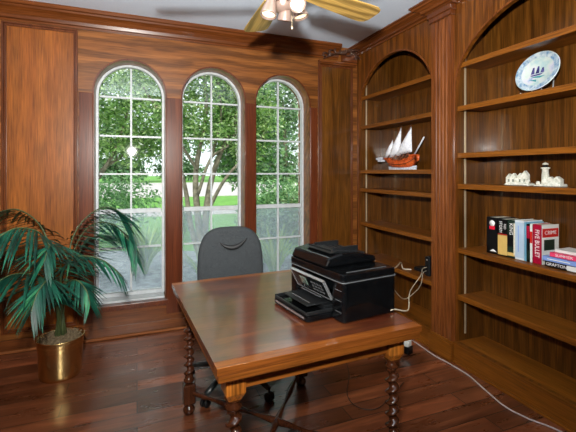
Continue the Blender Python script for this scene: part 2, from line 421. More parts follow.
# ------------------------------------------------------------------ carved corner ornament
t = thing('carved_bracket', 'glossy carved dark wood leaf bracket in the ceiling corner above the narrow panel', 'bracket', (2.1, 3.55, 2.60))
mb = MB()
mb.box(2.02, 2.2, YB - .05, YB - .002, 2.588, 2.70)
mb.build('block', W_trim, t, bevel=.006)
mb = MB()
for k in range(7):
    a = k / 6.0; c0 = Vector((1.80 + .38 * a, YB - .05 - .05 * math.sin(a * PI), 2.62 + .05 * math.sin(a * PI)))
    pts = []
    for j in range(9):
        s_ = j / 8; ang = s_ * 4.2 + k
        pts.append(c0 + Vector((.045 * (1 - s_ * .6) * math.cos(ang), -.012 - .03 * s_, .035 * (1 - s_ * .6) * math.sin(ang))))
    mb.tube(pts, [.004 + .009 * math.sin(PI * (j + .5) / 9) for j in range(9)], 7)
mb.tube([(1.80, YB - .03, 2.60), (1.88, YB - .07, 2.64), (1.98, YB - .09, 2.665), (2.08, YB - .11, 2.69), (2.18, YB - .13, 2.70)], [.008, .014, .016, .016, .01], 8)
M_carve = wood('carved_wood', (.03, .013, .008), (.06, .026, .016), (.10, .05, .03), 'X', rough=.12, coat=1, coatr=.05)
mb.build('leaf_scroll', M_carve, t)

# ------------------------------------------------------------------ bookcases
def bookcase(y0, y1, oy0, oy1, shelves, label, first):
    t = thing('bookcase', label, 'bookcase', (2.36, (y0 + y1) / 2, 0), 0, None)
    op = (oy0, oy1, .15, 2.05, .485)
    mb = MB(); arch_wall(mb, lambda a, z, s: Vector((FX + s * .03, a, z)), y0, y1, 0, CZ - .001, [op]); mb.build('face_frame', W_face, t)
    mb = MB(); o = outline(oy0, oy1, .15, 2.05, .485); o_ = outline(oy0 - .012, oy1 + .012, .15, 2.05, .497)
    mb.ring(o_, o, lambda a, z, s: Vector((FX - .007 + s * .0075, a, z)), closed=False); mb.build('arch_bead', W_flute, t)
    MB().box(XR - .02, XR - .002, oy0 - .02, oy1 + .02, .12, 2.66).build('back_panel', W_back, t)
    MB().box(FX + .03, XR - .02, oy1, oy1 + .018, .12, 2.66).build('side_panel', W_back, t)
    MB().box(FX + .03, XR - .02, oy0 - .018, oy0, .12, 2.66).build('side_panel', W_back, t)
    MB().box(FX + .03, XR - .02, oy0, oy1, 2.64, 2.66).build('top_panel', W_back, t)
    MB().box(FX + .03, XR - .02, oy0, oy1, .13, .15).build('bottom_panel', W_shelf, t)
    for z in shelves:
        mb = MB().box(FX + .034, XR - .021, oy0 + .001, oy1 - .001, z - .022, z)
        mb.box(FX + .016, FX + .036, oy0 + .001, oy1 - .001, z - .036, z + .001)
        mb.build('shelf', W_shelf, t, bevel=.003)
    for yy in (oy1 - .004, oy0):
        for xx in (2.305,):
            MB().box(xx, xx + .014, yy, yy + .004, .2, 2.42).build('shelf_standard', M_std, t)
    mb = MB().box(FX - .014, FX, y0, y1, 0, .15).box(FX - .02, FX, y0, y1, .138, .152)
    mb.box(FX - .028, FX - .014, y0, y1, 0, .018)
    mb.build('plinth', W_shelf, t, bevel=.003)
    return t
bookcase(2.34, 3.615, 2.455, 3.575, [2.22, 1.91, 1.44, 1.245, .885, .525], 'tall arched built-in oak bookcase nearer the window wall, holding the model ship', True)
bookcase(.60, 2.34, .785, 2.225, [2.23, 1.91, 1.56, 1.33, .85, .50], 'wide arched built-in oak bookcase cut by the right edge, holding the books', False)
def pilaster(yc, label):
    t = thing('fluted_pilaster', label, 'pilaster', (FX, yc, 0))
    w = .105; xf = FX - .032
    # fluted shaft: section in xy extruded in z
    sec = [(FX - .0005, yc - w), (xf, yc - w), (xf, yc - .072)]
    nf = 4; fw = .036
    for k in range(nf):
        c0 = yc - .054 + k * fw
        for j in range(7):
            a = PI * j / 6; sec.append((xf + .018 * math.sin(a), c0 - .0135 * math.cos(a)))
    sec += [(xf, yc + .072), (xf, yc + w), (FX - .0005, yc + w)]
    mb = MB(); mb.prism(sec, lambda a, b_, s: Vector((a, b_, .152 + s * (2.60 - .152)))); mb.build('shaft', W_flute, t)
    MB().box(xf - .018, FX, yc - w - .01, yc + w + .01, 2.60, 2.66).box(xf - .03, FX, yc - w - .02, yc + w + .02, 2.635, 2.70).build('capital', W_trim, t, bevel=.004)
    MB().box(xf - .02, FX - .015, yc - w - .01, yc + w + .01, 0, .14).box(xf - .012, FX - .021, yc - w - .005, yc + w + .005, .14, .153).build('base_block', W_shelf, t, bevel=.005)
pilaster(2.34, 'fluted oak pilaster between the two arched bookcases')

# ------------------------------------------------------------------ table
TR = R(3.0)
tbl = thing('dining_table', 'reddish oak draw-leaf table with barley twist legs, carrying the black printer', 'table', (.676, 1.884, 0), TR)
TW, TL = .453, .556        # half sizes
def tb(mb, *a): return mb
MB().box(-TW, TW, -TL + .05, TL - .05, .722, .75).build('tabletop', M_table, tbl, world=False)
for k in (-1, 1): MB().box(-TW, TW, min(k * TL, k * (TL - .0495)), max(k * TL, k * (TL - .0495)), .722, .75).build('end_board', W_end, tbl, bevel=.001, world=False)
mb = MB().box(-TW + .006, TW - .006, -TL + .004, TL - .004, .694, .72)
mb.build('draw_leaf', W_apron, tbl, bevel=.003, world=False)
lx, ly = TW - .085, TL - .095
for k in (-1, 1):
    MB().box(-lx, lx, k * ly - .012, k * ly + .012, .615, .694).build('apron', W_apron, tbl, bevel=.003, world=False)
    MB().box(k * lx - .012, k * lx + .012, -ly, ly, .615, .694).build('apron', W_trimy, tbl, bevel=.003, world=False)
def leg(x, y):
    mb = MB()
    T = Matrix.Translation((x, y, 0))
    mb.lathe([(.018, 0), (.028, .004), (.034, .018), (.034, .03), (.026, .042), (.018, .05), (.018, .062)], T, 20)
    mb.lathe([(.022, .185), (.03, .192), (.031, .2), (.022, .207), (.024, .215)], T, 20)
    # barley twist: an off-centre round section climbing a helix
    n = 18; rows = 90; vs = []; z0, z1 = .212, .545
    for j in range(rows + 1):
        s_ = j / rows; z = z0 + (z1 - z0) * s_; ph = 2 * PI * (z - z0) / .050; e = .0105 * min(1, s_ * 12, (1 - s_) * 12)
        for i in range(n):
            a = 2 * PI * i / n
            vs.append(Vector((x + e * math.cos(ph) + .0215 * math.cos(a), y + e * math.sin(ph) + .0215 * math.sin(a), z)))
    mb.add(vs, [(j * n + i, j * n + (i + 1) % n, (j + 1) * n + (i + 1) % n, (j + 1) * n + i) for j in range(rows) for i in range(n)], True)
    mb.lathe([(.022, .54), (.031, .548), (.033, .556), (.023, .566), (.022, .574), (.034, .584)], T, 20)
    o = mb.build('leg', W_leg, tbl, world=False)
    mb = MB(); h = .035
    mb.box(x - h, x + h, y - h, y + h, .062, .178)
    sub = mb.build('lower_block', W_leg, o, bevel=.008, world=False)
    mb = MB(); h = .038; c = .018
    # upper block with tapered lower end
    vs = [(x + sx * h * q, y + sy * h * q, z) for z, q in ((.582, .62), (.612, 1), (.694, 1)) for sx, sy in ((-1, -1), (1, -1), (1, 1), (-1, 1))]
    mb.add(vs, [(3, 2, 1, 0), (8, 9, 10, 11)] + [(r_ * 4 + i, r_ * 4 + (i + 1) % 4, r_ * 4 + 4 + (i + 1) % 4, r_ * 4 + 4 + i) for r_ in (0, 1) for i in range(4)])
    mb.build('upper_block', W_blk, o, bevel=.003, world=False)
for sx in (-1, 1):
    for sy in (-1, 1): leg(sx * (TW - .085), sy * (TL - .095))
def stretcher(p, q):
    p, q = Vector(p), Vector(q); mb = MB(); pts = []; rr = []
    for i in range(33):
        s_ = i / 32; pts.append(p.lerp(q, s_)); rr.append(.014 + .005 * math.cos(s_ * 2 * PI * 4) * (1 if .1 < s_ < .9 else 0))
    mb.tube(pts, rr, 12); return mb.build('stretcher', W_leg, tbl, world=False)
stretcher((-lx, ly, .125), (lx, -ly, .125)); stretcher((-lx, -ly, .125), (lx, ly, .125))

# ------------------------------------------------------------------ printer
pr = thing('printer', 'glossy black all-in-one printer with document feeder standing on the table', 'printer', (.842, 1.482, .75), R(8))
def rbox(mb, x0, x1, y0, y1, z0, z1, r_, n=5, mat=None, top=None):
    pts = []
    for cx, cy, a0 in ((x1 - r_, y0 + r_, -PI / 2), (x1 - r_, y1 - r_, 0), (x0 + r_, y1 - r_, PI / 2), (x0 + r_, y0 + r_, PI)):
        for i in range(n + 1): a = a0 + PI / 2 * i / n; pts.append((cx + r_ * math.cos(a), cy + r_ * math.sin(a)))
    mb.prism(pts, lambda a, b_, s: Vector((a, b_, z0 + s * (z1 - z0))), mat=mat); return mb
# body: lower box with a recess in the front, upper box and rear
mb = MB()
rbox(mb, .0, .315, .0, .095, .004, .175, .018)
rbox(mb, .0, .315, .40, .47, .004, .175, .018)
rbox(mb, .10, .318, .02, .45, .004, .175, .01)
rbox(mb, .02, .315, .03, .45, .12, .176, .01)
mb.build('body', M_black, pr, bevel=.004, world=False)
mb = MB(); rbox(mb, -.006, .322, -.003, .473, .1765, .181, .022); mb.build('lower_rim', M_grey, pr, bevel=.004, world=False)
mb = MB(); rbox(mb, -.004, .318, -.0, .47, .182, .215, .022); mb.build('scanner_lid', M_black, pr, bevel=.006, world=False)
mb = MB()
mb.prism([(-.002, .216), (.02, .262), (.10, .275), (.22, .268), (.31, .245), (.315, .216)], lambda a, z, s: Vector((a, .135 + s * .325, z)))
adf = mb.build('document_feeder', M_black, pr, bevel=.012, seg=3, world=False)
mb = MB(); mb.prism([(.05, .275), (.10, .285), (.27, .262), (.27, .256), (.1, .272)], lambda a, z, s: Vector((a, .17 + s * .22, z))); mb.build('feeder_tray', M_blackm, adf, bevel=.002, world=False)
mb = MB()
for k in range(5): mb.box(.06 + .04 * k, .064 + .04 * k, .18, .38, .282 - .004 * k, .291 - .004 * k)
mb.box(.09, .24, .19, .205, .27, .296).box(.09, .24, .355, .37, .27, .296); mb.build('paper_guide', M_blackm, adf, bevel=.002, world=False)
mb = MB(); mb.box(.04, .28, .03, .0325, .215, .218); mb.build('lid_ridge', M_grey, pr, bevel=.002, world=False)
# control panel tilted out of the front
cp = MB(); Mx = Matrix.Translation((-.012, .235, .125)) @ Matrix.Rotation(R(-28), 4, 'Y')
cp.box(-.008, .008, -.135, .155, -.045, .052, Mx); cpo = cp.build('control_panel', M_black, pr, bevel=.004, world=False)
MB().box(-.0100, -.0075, .03, .085, -.012, .030, Mx).build('display', M_screen, cpo, world=False)
mb = MB()
for a, b_, c_, d_ in ((-.137, .157, -.049, -.045), (-.137, .157, .051, .054), (-.139, -.134, -.049, .054), (.154, .159, -.049, .054)): mb.box(-.0095, .004, a, b_, c_, d_, Mx)
mb.build('panel_edge', M_silver, cpo, world=False)
mb = MB()
for k in range(4):
    for j in range(3): mb.box(-.0098, -.0078, -.105 + k * .025, -.09 + k * .025, -.025 + j * .02, -.015 + j * .02, Mx)
mb.build('buttons', M_grey, cpo, world=False)
# paper trays
mb = MB(); rbox(mb, -.135, .10, .085, .41, .004, .03, .02); mb.build('paper_tray', M_black, pr, bevel=.004, world=False)
mb = MB(); mb.box(-.13, .09, .09, .1, .03, .046).box(-.13, .09, .395, .405, .03, .046).box(-.132, -.12, .1, .395, .03, .04); mb.box(-.10, .05, .14, .36, .052, .058); mb.box(-.02, .05, .12, .38, .03, .052)
mb.build('output_tray', M_blackm, pr, bevel=.003, world=False)
mb = MB().box(-.1355, -.1345, .11, .385, .012, .022).box(-.07, -.066, .17, .33, .058, .060).box(-.012, -.008, .16, .34, .076, .079); mb.build('tray_trim', M_silver, pr, world=False)
mb = MB()
for z in (.045, .095, .14): MB().box(-.001, .001, .015, .06, z, z + .003).build('front_seam', M_grey, pr, world=False)

# ------------------------------------------------------------------ office chair
ch = thing('office_chair', 'dark grey fabric office chair tucked behind the table below the middle window', 'chair', (.63, 2.57, 0), R(-4))
def backrest():
    mb = MB(); n = 40; prof = []
    W, Hh = .243, .30
    for i in range(n):
        a = 2 * PI * i / n; ca, sa = math.cos(a), math.sin(a)
        e = .62 if sa > 0 else .42
        px = W * math.copysign(abs(ca) ** e, ca); pz = Hh * math.copysign(abs(sa) ** e, sa)
        px *= 1.0 - .05 * (pz / Hh) if pz > 0 else 1
        prof.append((px, pz))
    layers = [(.90, -.034), (.965, -.028), (1, -.012), (1, .008), (.96, .026), (.88, .034)]
    vs = []
    for q, d in layers:
        for px, pz in prof:
            x = px * q; z = pz * q
            vs.append(Vector((x, d + .23 + .02 * (z / Hh) + .29 * x * x * -1 * -1, .715 + z)))
    fs = [(j * n + i, j * n + (i + 1) % n, (j + 1) * n + (i + 1) % n, (j + 1) * n + i) for j in range(len(layers) - 1) for i in range(n)]
    fs += [tuple(reversed(range(n))), tuple((len(layers) - 1) * n + i for i in range(n))]
    mb.add(vs, fs, True)
    return mb.build('backrest', M_fabric, ch, world=False, bevel=0)
bk = backrest()
mb = MB(); pts = []; rr = []
for i in range(21):
    s_ = i / 20 * 2 - 1; x = .015 + s_ * .098; z = .868 + .05 * s_ * s_ + (.012 * s_)
    pts.append(Vector((x, .23 - .040 + .02 * (z - .715) / .3 + (.54 - .25) * x * x, z))); rr.append(.003 + .015 * (1 - s_ * s_))
mb.tube(pts, rr, 8); mb.build('crease_shade', M_dark, bk, world=False)  # shade of the backrest crease, put in as a dark tube
mb = MB(); rbox(mb, -.235, .235, -.25, .2, .44, .50, .09); mb.build('seat', M_fabric, ch, bevel=.02, seg=3, world=False)
mb = MB(); mb.box(-.12, .12, -.12, .12, .40, .44); mb.tube([(0, .1, .41), (0, .25, .42), (0, .29, .5), (0, .27, .66)], .022, 10); mb.tube([(.1, 0, .42), (.3, -.03, .415)], .006, 8); mb.build('mechanism', M_chair, ch, bevel=.004, world=False)
mb = MB(); mb.lathe([(.045, .09), (.045, .13), (.028, .14), (.028, .26), (.02, .265), (.02, .41)], None, 20); mb.build('gas_column', M_chair, ch, world=False)
for k in range(5):
    a = R(-62 + 72 * k); d = Vector((math.cos(a), math.sin(a), 0)); e = Vector((-d.y, d.x, 0))
    mb = MB(); mb.tube([d * .03 + Vector((0, 0, .115)), d * .12 + Vector((0, 0, .115)), d * .24 + Vector((0, 0, .095)), d * .325 + Vector((0, 0, .075))], [.03, .027, .022, .018], 10, flat=.75); lg = mb.build('base_leg', M_chair, ch, world=False)
    mb = MB()
    for s_ in (-1, 1):
        Mc = Matrix.Translation(d * .33 + e * (.014 * s_) + Vector((0, 0, .027))) @ d.to_track_quat('X', 'Z').to_matrix().to_4x4() @ Matrix.Rotation(R(90), 4, 'X')
        mb.lathe([(.012, -.009), (.025, -.009), (.027, -.004), (.027, .004), (.025, .009), (.012, .009)], Mc, 20)
    mb.tube([d * .33 + Vector((0, 0, .025)), d * .33 + Vector((0, 0, .08))], .006, 8)
    mb.build('caster', M_blackm, lg, world=False)

# ------------------------------------------------------------------ potted palm
pc = Vector((-.50, 3.10, 0))
pot = thing('potted_palm', 'leafy green palm in a shiny brass pot on the floor by the left window', 'potted plant', pc)
MB().lathe([(.122, 0), (.128, .004), (.133, .03), (.139, .19), (.142, .2), (.1405, .21), (.144, .222), (.1425, .233), (.147, .262), (.151, .268), (.149, .273), (.143, .27), (.138, .24), (0.0, .235)], Matrix.Translation(pc), 48).build('pot', M_brass, pot)
mb = MB()
mb.lathe([(.137, .238), (.136, .252), (.10, .268), (.05, .277), (.001, .28)], Matrix.Translation(pc), 24, caps=False)
for k in range(420):
    a = rng.uniform(0, 2 * PI); r_ = .128 * math.sqrt(rng.random()); p = pc + Vector((r_ * math.cos(a), r_ * math.sin(a), .283 - .12 * r_)); q = p + Vector((rng.uniform(-.02, .02), rng.uniform(-.02, .02), rng.uniform(-.004, .008)))
    mb.tube([p, (p + q) / 2 + Vector((0, 0, .006)), q], .0022, 4)
mb.build('moss', M_moss, pot)
def bez(P, n):
    # Catmull-Rom through points
    P = [Vector(p) for p in P]; Q = [P[0] * 2 - P[1]] + P + [P[-1] * 2 - P[-2]]; out = []
    segs = len(P) - 1
    for i in range(n + 1):
        s_ = i / n * segs; k = min(int(s_), segs - 1); u = s_ - k
        a, b_, c, d = Q[k], Q[k + 1], Q[k + 2], Q[k + 3]
        out.append(.5 * ((2 * b_) + (c - a) * u + (2 * a - 5 * b_ + 4 * c - d) * u * u + (3 * b_ - a - 3 * c + d) * u ** 3))
    return out
def frond(path, L0=.24, t0=.22, pairs=30, width=.0085, droop=1.0, seed=0):
    rg = random.Random(seed); pts = bez(path, 60); mb = MB()
    mb.tube(pts, [.006 * (1 - .75 * i / 60) + .0012 for i in range(61)], 6, mat=1)
    for k in range(pairs):
        s_ = t0 + (1 - t0) * (k + .5) / pairs; f = s_ * 60; i = min(int(f), 59); p = pts[i].lerp(pts[i + 1], f - i)
        t_ = (pts[i + 1] - pts[max(i - 1, 0)]).normalized()
        side = t_.cross(Vector((0, 0, 1)))
        if side.length < .1: side = Vector((.6, -.8, 0))
        side.normalize(); upv = side.cross(t_).normalized()
        u = (s_ - t0) / (1 - t0); Lk = 1.45 * L0 * (math.sin(PI * (.2 + .66 * u)) ** .6) * rg.uniform(.9, 1.08)
        for sd in (-1, 1):
            d = (side * sd * .62 + t_ * (.50 + .8 * u) - Vector((0, 0, .62 * (1 - .5 * u))) + Vector((rg.uniform(-.08, .08), rg.uniform(-.08, .08), rg.uniform(-.06, .06)))).normalized()
            q = p.copy(); row = []; nseg = 5
            for j in range(nseg + 1):
                w = width * (.45, .9, 1, .85, .5, .05)[j]
                wd = d.cross(Vector((0, 0, 1)))
                wd = wd.normalized() if wd.length > .05 else side
                wd = (wd + upv * .25 * sd).normalized()
                row.append((q - wd * w + Vector((0, 0, .002)), q.copy() - Vector((0, 0, .001)), q + wd * w + Vector((0, 0, .002))))
                d = (d + Vector((0, 0, -1)) * (.17 * droop * (1.0 if j else .5))).normalized(); q = q + d * (Lk / nseg)
            vs = [v for r3 in row for v in r3]
            fs = []
            for j in range(nseg): fs += [(j * 3, j * 3 + 1, j * 3 + 4, j * 3 + 3), (j * 3 + 1, j * 3 + 2, j * 3 + 5, j * 3 + 4)]
            for v in vs: v.y = min(v.y, 3.575)
            mb.add(vs, fs, True)
    return mb.build('frond', [M_frond, M_stem], pot)
def px(*l): return [onY(u, v, Y) for (u, v, Y) in l]
base = (60, 335, 3.10)
FR = [
    (px((61, 335, 3.10), (66, 285, 3.10), (72, 240, 3.14), (88, 216, 3.20), (108, 207, 3.25), (126, 218, 3.2), (136, 244, 3.15)), .21, .3, 30, .009, 1.0),
    (px((59, 335, 3.10), (56, 280, 3.14), (44, 232, 3.2), (22, 211, 3.28), (0, 212, 3.3), (-18, 228, 3.3)), .22, .35, 28, .009, 1.1),
    (px((59, 335, 3.10), (54, 280, 2.95), (44, 238, 2.8), (20, 228, 2.65), (-2, 238, 2.55), (-22, 262, 2.45)), .24, .3, 30, .009, 1.3),
    (px((60, 335, 3.10), (60, 290, 3.0), (68, 262, 2.9), (86, 256, 2.85), (106, 262, 2.82), (122, 277, 2.8)), .15, .3, 24, .0075, 1.0),
    (px((60, 335, 3.10), (57, 300, 3.0), (48, 282, 2.85), (30, 274, 2.7), (8, 276, 2.6), (-14, 292, 2.5)), .20, .25, 28, .009, 1.2),
    (px((60, 335, 3.10), (60, 305, 2.95), (56, 284, 2.75), (48, 280, 2.6), (38, 292, 2.5), (31, 312, 2.45)), .16, .25, 24, .008, .9),
    (px((60, 335, 3.10), (62, 305, 2.98), (66, 286, 2.85), (76, 280, 2.75), (86, 290, 2.68), (90, 304, 2.64)), .13, .25, 22, .0075, .9),
    (px((61, 335, 3.10), (64, 290, 3.18), (74, 250, 3.24), (90, 226, 3.28), (112, 224, 3.24), (130, 242, 3.16), (137, 262, 3.1)), .15, .35, 20, .008, 1.0),
    (px((60, 335, 3.10), (62, 290, 3.2), (78, 255, 3.28), (92, 238, 3.32), (112, 236, 3.3)), .17, .35, 22, .008, 1.1),
    (px((60, 335, 3.10), (54, 300, 3.2), (40, 270, 3.3), (18, 258, 3.35), (0, 262, 3.35)), .20, .3, 24, .008, 1.1),
    (px((60, 335, 3.10), (60, 300, 3.05), (61, 270, 2.95), (58, 250, 2.8), (50, 246, 2.68), (44, 262, 2.6)), .17, .3, 22, .008, 1.0),
]
for i, (p, L0, t0, n, w, dr) in enumerate(FR): frond(p, L0 * 1.08, t0 * .8, int(n * (1.2 if i in (0, 1, 7, 8) else .95)), w * (1.25 if i in (0, 1, 7, 8) else 1.0), dr * .5, i + 3)
mb = MB()
for k in range(7):
    a = k * .9; mb.tube([pc + Vector((.03 * math.cos(a), .03 * math.sin(a), .26)), pc + Vector((.018 * math.cos(a), .018 * math.sin(a), .36)), pc + Vector((.012 * math.cos(a), .012 * math.sin(a), .46))], [.014, .010, .006], 7)
mb.build('stem', M_stem, pot)

# ------------------------------------------------------------------ ceiling fan with light kit
FC = Vector((.72, 1.91, 0)); BZ = 2.41
fan = thing('ceiling_fan', 'ceiling fan with pale oak blades and four small spot lamps', 'ceiling fan', (FC.x, FC.y, CZ))
M_metal = mottled('fan_metal', (.34, .24, .20), (.42, .31, .26), 10, .3, metal=.5)
W_blade = wood('fan_blade_oak', (.30, .17, .04), (.52, .33, .09), (.70, .48, .16), 'X', rough=.4, coat=.2, rings=.4, big=1.4, fine=.3)
M_bulb = plain('lamp_glow', (.9, .85, .7), .4, emit=(1, .82, .5), emits=1.3)
TF = Matrix.Translation((FC.x, FC.y, 0))
MB().lathe([(.0, CZ), (.065, CZ), (.065, CZ - .02), (.03, CZ - .05), (.014, CZ - .055), (.014, CZ - .17)], TF, 28).build('canopy', M_metal, fan)
mh = MB().lathe([(.02, CZ - .165), (.07, CZ - .175), (.105, CZ - .21), (.115, CZ - .26), (.11, CZ - .31), (.075, CZ - .34), (.06, CZ - .345)], TF, 36).build('motor_housing', M_metal, fan)
# blades: first points to the tip seen right of the lamps
for k in range(5):
    a = R(14) + k * R(72)
    bl = MB(); T = TF @ Matrix.Translation((0, 0, BZ)) @ Matrix.Rotation(a, 4, 'Z') @ Matrix.Rotation(R(-10), 4, 'X')
    n = 10; o = []
    xs = [(.18, .055), (.22, .06), (.35, .07), (.50, .08), (.60, .086), (.655, .085), (.685, .072), (.70, .045)]
    poly = [(x, w) for x, w in xs] + [(x, -w) for x, w in reversed(xs)]
    bl.prism(poly, lambda p, q, s, T=T: T @ Vector((p, q, -.003 + s * .006)))
    bo = bl.build('blade', W_blade, fan, bevel=.001)
    bo.data.transform(T.inverted()); bo.matrix_parent_inverse = wm(fan).inverted() @ T       # grain follows the blade
    MB().box(.08, .235, -.018, .018, .004, .010, T).box(.17, .235, -.035, .035, .003, .009, T).build('blade_iron', M_metal, bo).matrix_parent_inverse = wm(bo).inverted()
# light kit
MB().lathe([(.0, BZ - .15), (.03, BZ - .145), (.055, BZ - .12), (.06, BZ - .05), (.058, BZ - .015)], TF, 28).build('light_kit_hub', M_metal, fan)
heads = [(-158, 62), (-66, 22), (112, 62), (15, 55)]
HD = []
def spot(c, aim, name='spot_lamp'):
    aim = Vector(aim).normalized(); q = aim.to_track_quat('Z', 'Y').to_matrix().to_4x4(); T = Matrix.Translation(c) @ q
    hub = Vector((FC.x, FC.y, BZ - .10)); back = T @ Vector((0, 0, -.085))
    s1 = MB().lathe([(.0, -.09), (.016, -.088), (.022, -.07), (.026, -.045), (.034, -.02), (.040, .012), (.041, .02), (.037, .02), (.034, .008), (.0, .004)], T, 28)
    s1.tube([hub, (hub + back) / 2 + Vector((0, 0, .01)), back], .008, 8)
    so = s1.build('spot_shade', M_metal, fan)
    MB().lathe([(.0, .0162), (.02, .0155), (.0335, .010), (.0335, .006), (0, .005)], T, 24).build('bulb', M_bulb, so)
    li = bpy.data.lights.new('spot_lamp_light', 'SPOT'); li.energy = 8; li.color = (1, .80, .52); li.spot_size = R(95); li.spot_blend = .6; li.shadow_soft_size = .03
    lo = bpy.data.objects.new('spot_lamp_light', li); col.objects.link(lo); lo.location = Vector(c) + aim * .03
    lo.rotation_euler = (-aim).to_track_quat('Z', 'Y').to_euler()
spot(onY(269, 12, 1.80), (-.22, -.12, -1))
spot(onY(285, 17, 1.92), (.02, .35, -1))
spot(onY(300, 14, 1.80), (.25, -.12, -1))
spot(onY(297, 3, 1.70), (-.12, -.75, -.75))
mb = MB(); c0 = onY(292, 12, 1.84)
mb.tube([Vector((c0.x, c0.y, 2.30)), Vector((c0.x, c0.y, 2.17))], .0016, 6); mb.lathe([(.0, -.012), (.005, -.008), (.006, 0), (.002, .012)], Matrix.Translation((c0.x, c0.y, 2.165)), 10); mb.build('pull_chain', M_std, fan)

# ------------------------------------------------------------------ plate on stand
def lin(r, g, b_): return tuple((x / 255) ** 2.2 for x in (r, g, b_))
M_plate, nt, N, L, b = newmat('porcelain_plate')
v = coords(N, L, (1, 1, 1), False)
n = noise(N, L, v, 14, 4, .6); c = ramp(N, L, n, [(.35, lin(170, 200, 205)), (.5, lin(200, 214, 208)), (.62, lin(205, 205, 222)), (.75, lin(140, 175, 205))])
L.new(c, b.inputs['Base Color']); setp(b, rough=.15, coat=1)
M_rim = mottled('plate_rim_blue', lin(95, 135, 175), lin(200, 215, 220), 34, .15, 4, coat=1)
M_ink = mottled('plate_ink', lin(40, 45, 90), lin(95, 90, 150), 60, .2)
M_ink2 = plain('plate_sea', lin(70, 140, 150), .2)
pz = 1.912
pl = thing('decorative_plate', 'blue and white painted plate with a ship picture, propped on the upper right shelf', 'plate', (2.34, 1.715, pz))
pcn = Vector((2.375, 1.705, pz + .150)); tilt = R(14)
TP = Matrix.Translation(pcn) @ Matrix.Rotation(-PI / 2 + tilt, 4, 'Y') @ Matrix.Diagonal((.93, 1.05, 1, 1))
RP = .138
mb = MB(); mb.lathe([(.0, -.012), (.08, -.012), (.1, -.006), (RP, .004), (RP + .002, .007), (RP - .002, .009), (.10, .001), (.092, -.004), (.0, -.004)], TP, 48); po = mb.build('plate_disc', M_plate, pl)
mb = MB(); mb.lathe([(.101, .0024), (.12, .0063), (RP - .003, .0100)], TP, 48, caps=False); mb.build('painted_rim', M_rim, po)
# plate local axes: x -> down/up of plate, y -> along shelf ; picture: sailing ship and sea
ink = MB()
def pp(a, b_, h=-.0034): return TP @ Vector((a, b_, h))
def pshape(pts, m): ink.prism(pts, lambda a, b_, s: pp(a, b_, -.0036 + s * .0008), mat=m)
# in the plate frame +x is up on the plate after the tilt
U = 1
hull = [(-.03, .035), (-.03, -.02), (-.018, -.04), (-.02, .045)]
pshape([(U * a, b_) for a, b_ in hull], 0)
for o_ in ((.03, .03), (.0, .032), (-.03, .022)):
    w = o_[1]; yy = o_[0]
    pshape([(U * -.014, yy - .012), (U * -.014, yy + .012), (U * (-.014 + w * 1.6), yy + .004), (U * (-.014 + w * 1.6), yy - .006)], 0)
pshape([(U * -.05, -.02), (U * -.036, .05), (U * -.033, .0), (U * -.04, -.05)], 1)
pshape([(U * -.075, .0), (U * -.055, .045), (U * -.058, .0)], 1)
ink.build('painted_ship', [M_ink, M_ink2], po)
mb = MB()
for s_ in (-1, 1):
    y = 1.715 + s_ * .07
    mb.tube([(2.33, y, pz + .022), (2.325, y, pz + .006), (2.36, y, pz + .005), (2.43, y, pz + .005), (2.44, y, pz + .10)], .004, 8)
mb.tube([(2.43, 1.645, pz + .005), (2.43, 1.785, pz + .005)], .004, 8)
mb.build('plate_stand', M_white, pl)

# ------------------------------------------------------------------ white shelf figurines
M_porc = mottled('white_porcelain', lin(190, 195, 180), lin(238, 238, 228), 60, .4, 4, .3)
M_win = plain('figurine_window_paint', lin(120, 130, 120), .5)  # grey-green of the small window marks on the cottages
sz = 1.332
v1 = thing('village_figurine', 'small white porcelain cluster of cottages on the shelf left of the lighthouse', 'figurine', (2.36, 1.815, sz))
mb = MB(); mb.prism([(1.905, sz), (1.728, sz), (1.735, sz + .014), (1.77, sz + .02), (1.86, sz + .018), (1.898, sz + .012)], lambda a, z, s: Vector((2.325 + s * .07, a, z))); mb.build('base', M_porc, v1, bevel=.004)
mb = MB(); MWL = []
for yc, w, h, x in ((1.878, .022, .05, 2.35), (1.842, .018, .058, 2.345), (1.80, .022, .055, 2.352), (1.765, .02, .07, 2.35), (1.86, .016, .06, 2.37), (1.785, .018, .075, 2.375)):
    mb.prism([(yc - w, sz + .01), (yc + w, sz + .01), (yc + w, sz + h), (yc, sz + h + w * 1.2), (yc - w, sz + h)], lambda a, z, s, x=x: Vector((x - .012 + s * .024, a, z)))
    MWL.append((x, yc))
mb.ico((2.345, 1.822, sz + .035), .018, 2, jit=.15); mb.ico((2.34, 1.745, sz + .028), .016, 2, jit=.15)
ho = mb.build('cottages', M_porc, v1, bevel=.002); 
for x, yc in MWL: MB().box(x - .0128, x - .0118, yc - .006, yc + .006, sz + .022, sz + .04).build('window_mark', M_win, ho)
v2 = thing('lighthouse_figurine', 'small white porcelain lighthouse with a dark lantern room and keeper house on the shelf', 'figurine', (2.36, 1.60, sz))
mb = MB(); mb.prism([(1.70, sz), (1.528, sz), (1.535, sz + .016), (1.62, sz + .018), (1.69, sz + .008)], lambda a, z, s: Vector((2.325 + s * .07, a, z))); mb.build('base', M_porc, v2, bevel=.004)
TLH = Matrix.Translation((2.36, 1.642, sz))
lt = MB().lathe([(.024, .008), (.022, .03), (.018, .105), (.026, .11), (.026, .116), (.014, .117)], TLH, 20).build('tower', M_porc, v2)
MB().lathe([(.014, .117), (.014, .132), (.016, .133)], TLH, 14).build('lantern_room', M_dark, lt)
MB().lathe([(.018, .133), (.016, .14), (.004, .148), (.0, .15)], TLH, 16).build('lantern_cap', M_porc, lt)
mb = MB()
